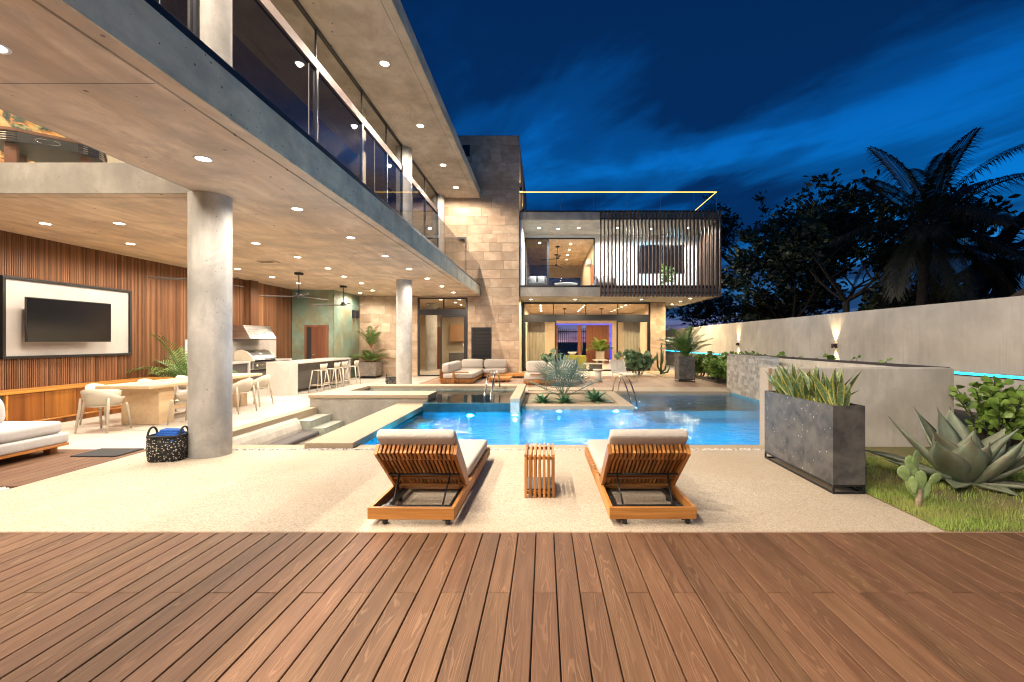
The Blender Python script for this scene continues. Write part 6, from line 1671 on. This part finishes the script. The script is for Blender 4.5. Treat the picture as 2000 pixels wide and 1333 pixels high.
# --- blue fan palm and bromeliads in the island
fp = T('fan_palm', 'blue green fan palm with stiff fans on the planted island', 'palm', (.52, 12.35, .02))
q = random.Random(81); fans = []
spec = [(190, 18, .52), (158, 44, .58), (238, 36, .46), (300, 34, .46), (350, 20, .58), (38, 46, .58), (100, 58, .66), (255, 76, .52), (185, 70, .56), (335, 64, .58), (275, 6, .36)]
for i, (az, el, pet) in enumerate(spec):
    az = rad(az + q.uniform(-8, 8)); el = rad(el); d_ = V((math.cos(az) * math.cos(el), math.sin(az) * math.cos(el), math.sin(el)))
    sd = V((-math.sin(az), math.cos(az), 0)); up = d_.cross(sd) * -1
    if up.z < 0: up = -up
    c = d_ * pet + V((0, 0, .08))
    b = MB(); b.tube([V((0, 0, .03)), c], [.018, .009], 5, False)
    b.uv = [[(0, 0)] * len(f) for f in b.f]
    fs = b.f; fan = MB(); nseg = 20
    for k in range(nseg):
        a = rad(-108 + 216 * (k + .5) / nseg); L_ = .70 * (1 - .18 * abs(a) / rad(125)) * q.uniform(.92, 1.05)
        dd = (d_ * math.cos(a) + sd * math.sin(a) + up * (.12 + .05 * (k % 2))).normalized(); s2 = (sd * math.cos(a) - d_ * math.sin(a)).normalized()
        w = L_ * math.sin(rad(108 / nseg)) * .50
        fan.blade([c, c + dd * L_ * .55, c + dd * L_ * .8, c + dd * L_ + V((0, 0, -.03))], [.004, w * .55, w * .42, .002], s2, .45 * (1 if k % 2 else -1))
    fo = fan.obj('fan', 'leaf_bluepalm', fp, False); b.uv = []; b.obj('petiole', 'leaf_bluepalm', fo, True)
def rosette(name, label, loc, n, ln, w, mat, seed, group=None):
    q = random.Random(seed); t = T(name, label, 'bromeliad', loc, 0, group); b = MB()
    for i in range(n):
        az = 2.399 * i; u = i / n; e = rad(15 + 65 * u); d0 = V((math.cos(az), math.sin(az), 0)); p = d0 * .02; pts = []; L_ = ln * q.uniform(.8, 1.1) * (1 - .25 * u)
        for j in range(7):
            pts.append(p.copy()); p = p + (d0 * math.cos(e) + V((0, 0, math.sin(e)))) * L_ / 6; e -= .16
        b.blade(pts, [w * x for x in (.6, .85, 1, .95, .75, .45, .03)], V((-math.sin(az), math.cos(az), 0)), .35)
    b.obj('leaves', mat, t, True)
rosette('bromeliad', 'small green bromeliad at the left front of the island', (-.05, 11.55, .0), 22, .46, .045, 'leaf_bromeliad', 91, 'bromeliads on the island')
rosette('bromeliad', 'small green bromeliad in the middle front of the island', (.50, 11.45, .0), 20, .42, .045, 'leaf_bromeliad', 92, 'bromeliads on the island')
rosette('bromeliad', 'larger green bromeliad at the right of the island', (1.32, 11.75, .0), 26, .60, .055, 'leaf_bromeliad', 93, 'bromeliads on the island')
# ================================================================== TREES BEHIND THE WALL
def broad_tree(label, loc, h_, spread, nb, nl, ls, seed, group, flat=.55, lean=(0, 0), dense=1.0):
    q = random.Random(seed); t = T('almond_tree', label, 'tree', loc, 0, group); wd = MB(); lv = MB()
    th_ = h_ * .35; trunk = [V((0, 0, -.2)), V((lean[0] * .3, lean[1] * .3, th_ * .5)), V((lean[0], lean[1], th_))]
    wd.tube(trunk, [.2, .16, .13], 8)
    tips = []
    def grow(p, d_, L_, r_, lev):
        n = 4; pts = [p]; rs = [r_]
        for j in range(n):
            d_ = (d_ + V((q.uniform(-.28, .28), q.uniform(-.28, .28), q.uniform(-.10, .22)))).normalized()
            pts.append(pts[-1] + d_ * L_ / n); rs.append(r_ * (1 - .55 * (j + 1) / n))
        wd.tube(pts, rs, 5 if lev else 7, False)
        if lev >= 3: tips.append((pts[-1], d_)); tips.append((pts[2], d_)); return
        for k in range(nb if lev else nb + 1):
            i = q.choice([2, 3, 4, 4]); a = rnd_dir(q, -.25, .6)
            grow(pts[i], (d_ * .55 + a * .85 * V((1, 1, flat)).length / 1.6).normalized(), L_ * q.uniform(.55, .8), rs[i] * .75, lev + 1)
    for k in range(6):
        a = 2 * PI * k / 6 + q.uniform(-.4, .4)
        grow(trunk[-1], V((math.cos(a), math.sin(a), q.uniform(.35, 1.3))).normalized(), spread * q.uniform(.5, .68), .085, 1)
    for p, d_ in tips:
        for k in range(int(nl * q.uniform(.3, 1.5) * dense)):
            o = rnd_dir(q, -.6, 1) * q.uniform(.02, ls * 1.9); dd = (rnd_dir(q, -.5, .8) + d_ * .4).normalized(); s_ = ls * q.uniform(.6, 1.2); sd = dd.cross(rnd_dir(q, -.2, 1)).normalized(); b0 = p + o
            lv.blade([b0, b0 + dd * s_ * .6, b0 + dd * s_], [s_ * .1, s_ * .26, s_ * .03], sd, .2)
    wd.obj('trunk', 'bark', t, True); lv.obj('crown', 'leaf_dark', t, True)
    return t
broad_tree('wide dark broadleaf tree left of the coconut palm', (13.6, 20.5, 0), 9.6, 5.0, 4, 34, .30, 101, 'trees behind the boundary wall')
broad_tree('lower dark broadleaf tree filling in behind the wall', (12.6, 23.5, 0), 6.5, 4.4, 4, 34, .28, 104, 'trees behind the boundary wall')
broad_tree('sparse dark tree beside the slatted balcony', (12.7, 28.5, 0), 16.0, 4.6, 3, 34, .26, 102, 'trees behind the boundary wall')
broad_tree('low bushy tree under the slatted balcony corner', (11.0, 31.0, 0), 4.0, 3.2, 4, 16, .24, 103, 'trees behind the boundary wall')
for k, (x, y, h_, sp) in enumerate(((15.2, 19.0, 3.6, 2.6), (17.4, 21.5, 3.4, 2.6), (20.5, 23.0, 3.6, 2.8), (14.0, 25.5, 4.2, 3.4))):
    broad_tree(('low dense dark tree under the coconut palm', 'low dense dark tree right of the coconut palm trunk', 'low dense dark tree by the thatched roof', 'low dense dark tree filling the gap under the wide tree')[k], (x, y, 0), h_, sp, 4, 22, .28, 120 + k, 'trees behind the boundary wall')
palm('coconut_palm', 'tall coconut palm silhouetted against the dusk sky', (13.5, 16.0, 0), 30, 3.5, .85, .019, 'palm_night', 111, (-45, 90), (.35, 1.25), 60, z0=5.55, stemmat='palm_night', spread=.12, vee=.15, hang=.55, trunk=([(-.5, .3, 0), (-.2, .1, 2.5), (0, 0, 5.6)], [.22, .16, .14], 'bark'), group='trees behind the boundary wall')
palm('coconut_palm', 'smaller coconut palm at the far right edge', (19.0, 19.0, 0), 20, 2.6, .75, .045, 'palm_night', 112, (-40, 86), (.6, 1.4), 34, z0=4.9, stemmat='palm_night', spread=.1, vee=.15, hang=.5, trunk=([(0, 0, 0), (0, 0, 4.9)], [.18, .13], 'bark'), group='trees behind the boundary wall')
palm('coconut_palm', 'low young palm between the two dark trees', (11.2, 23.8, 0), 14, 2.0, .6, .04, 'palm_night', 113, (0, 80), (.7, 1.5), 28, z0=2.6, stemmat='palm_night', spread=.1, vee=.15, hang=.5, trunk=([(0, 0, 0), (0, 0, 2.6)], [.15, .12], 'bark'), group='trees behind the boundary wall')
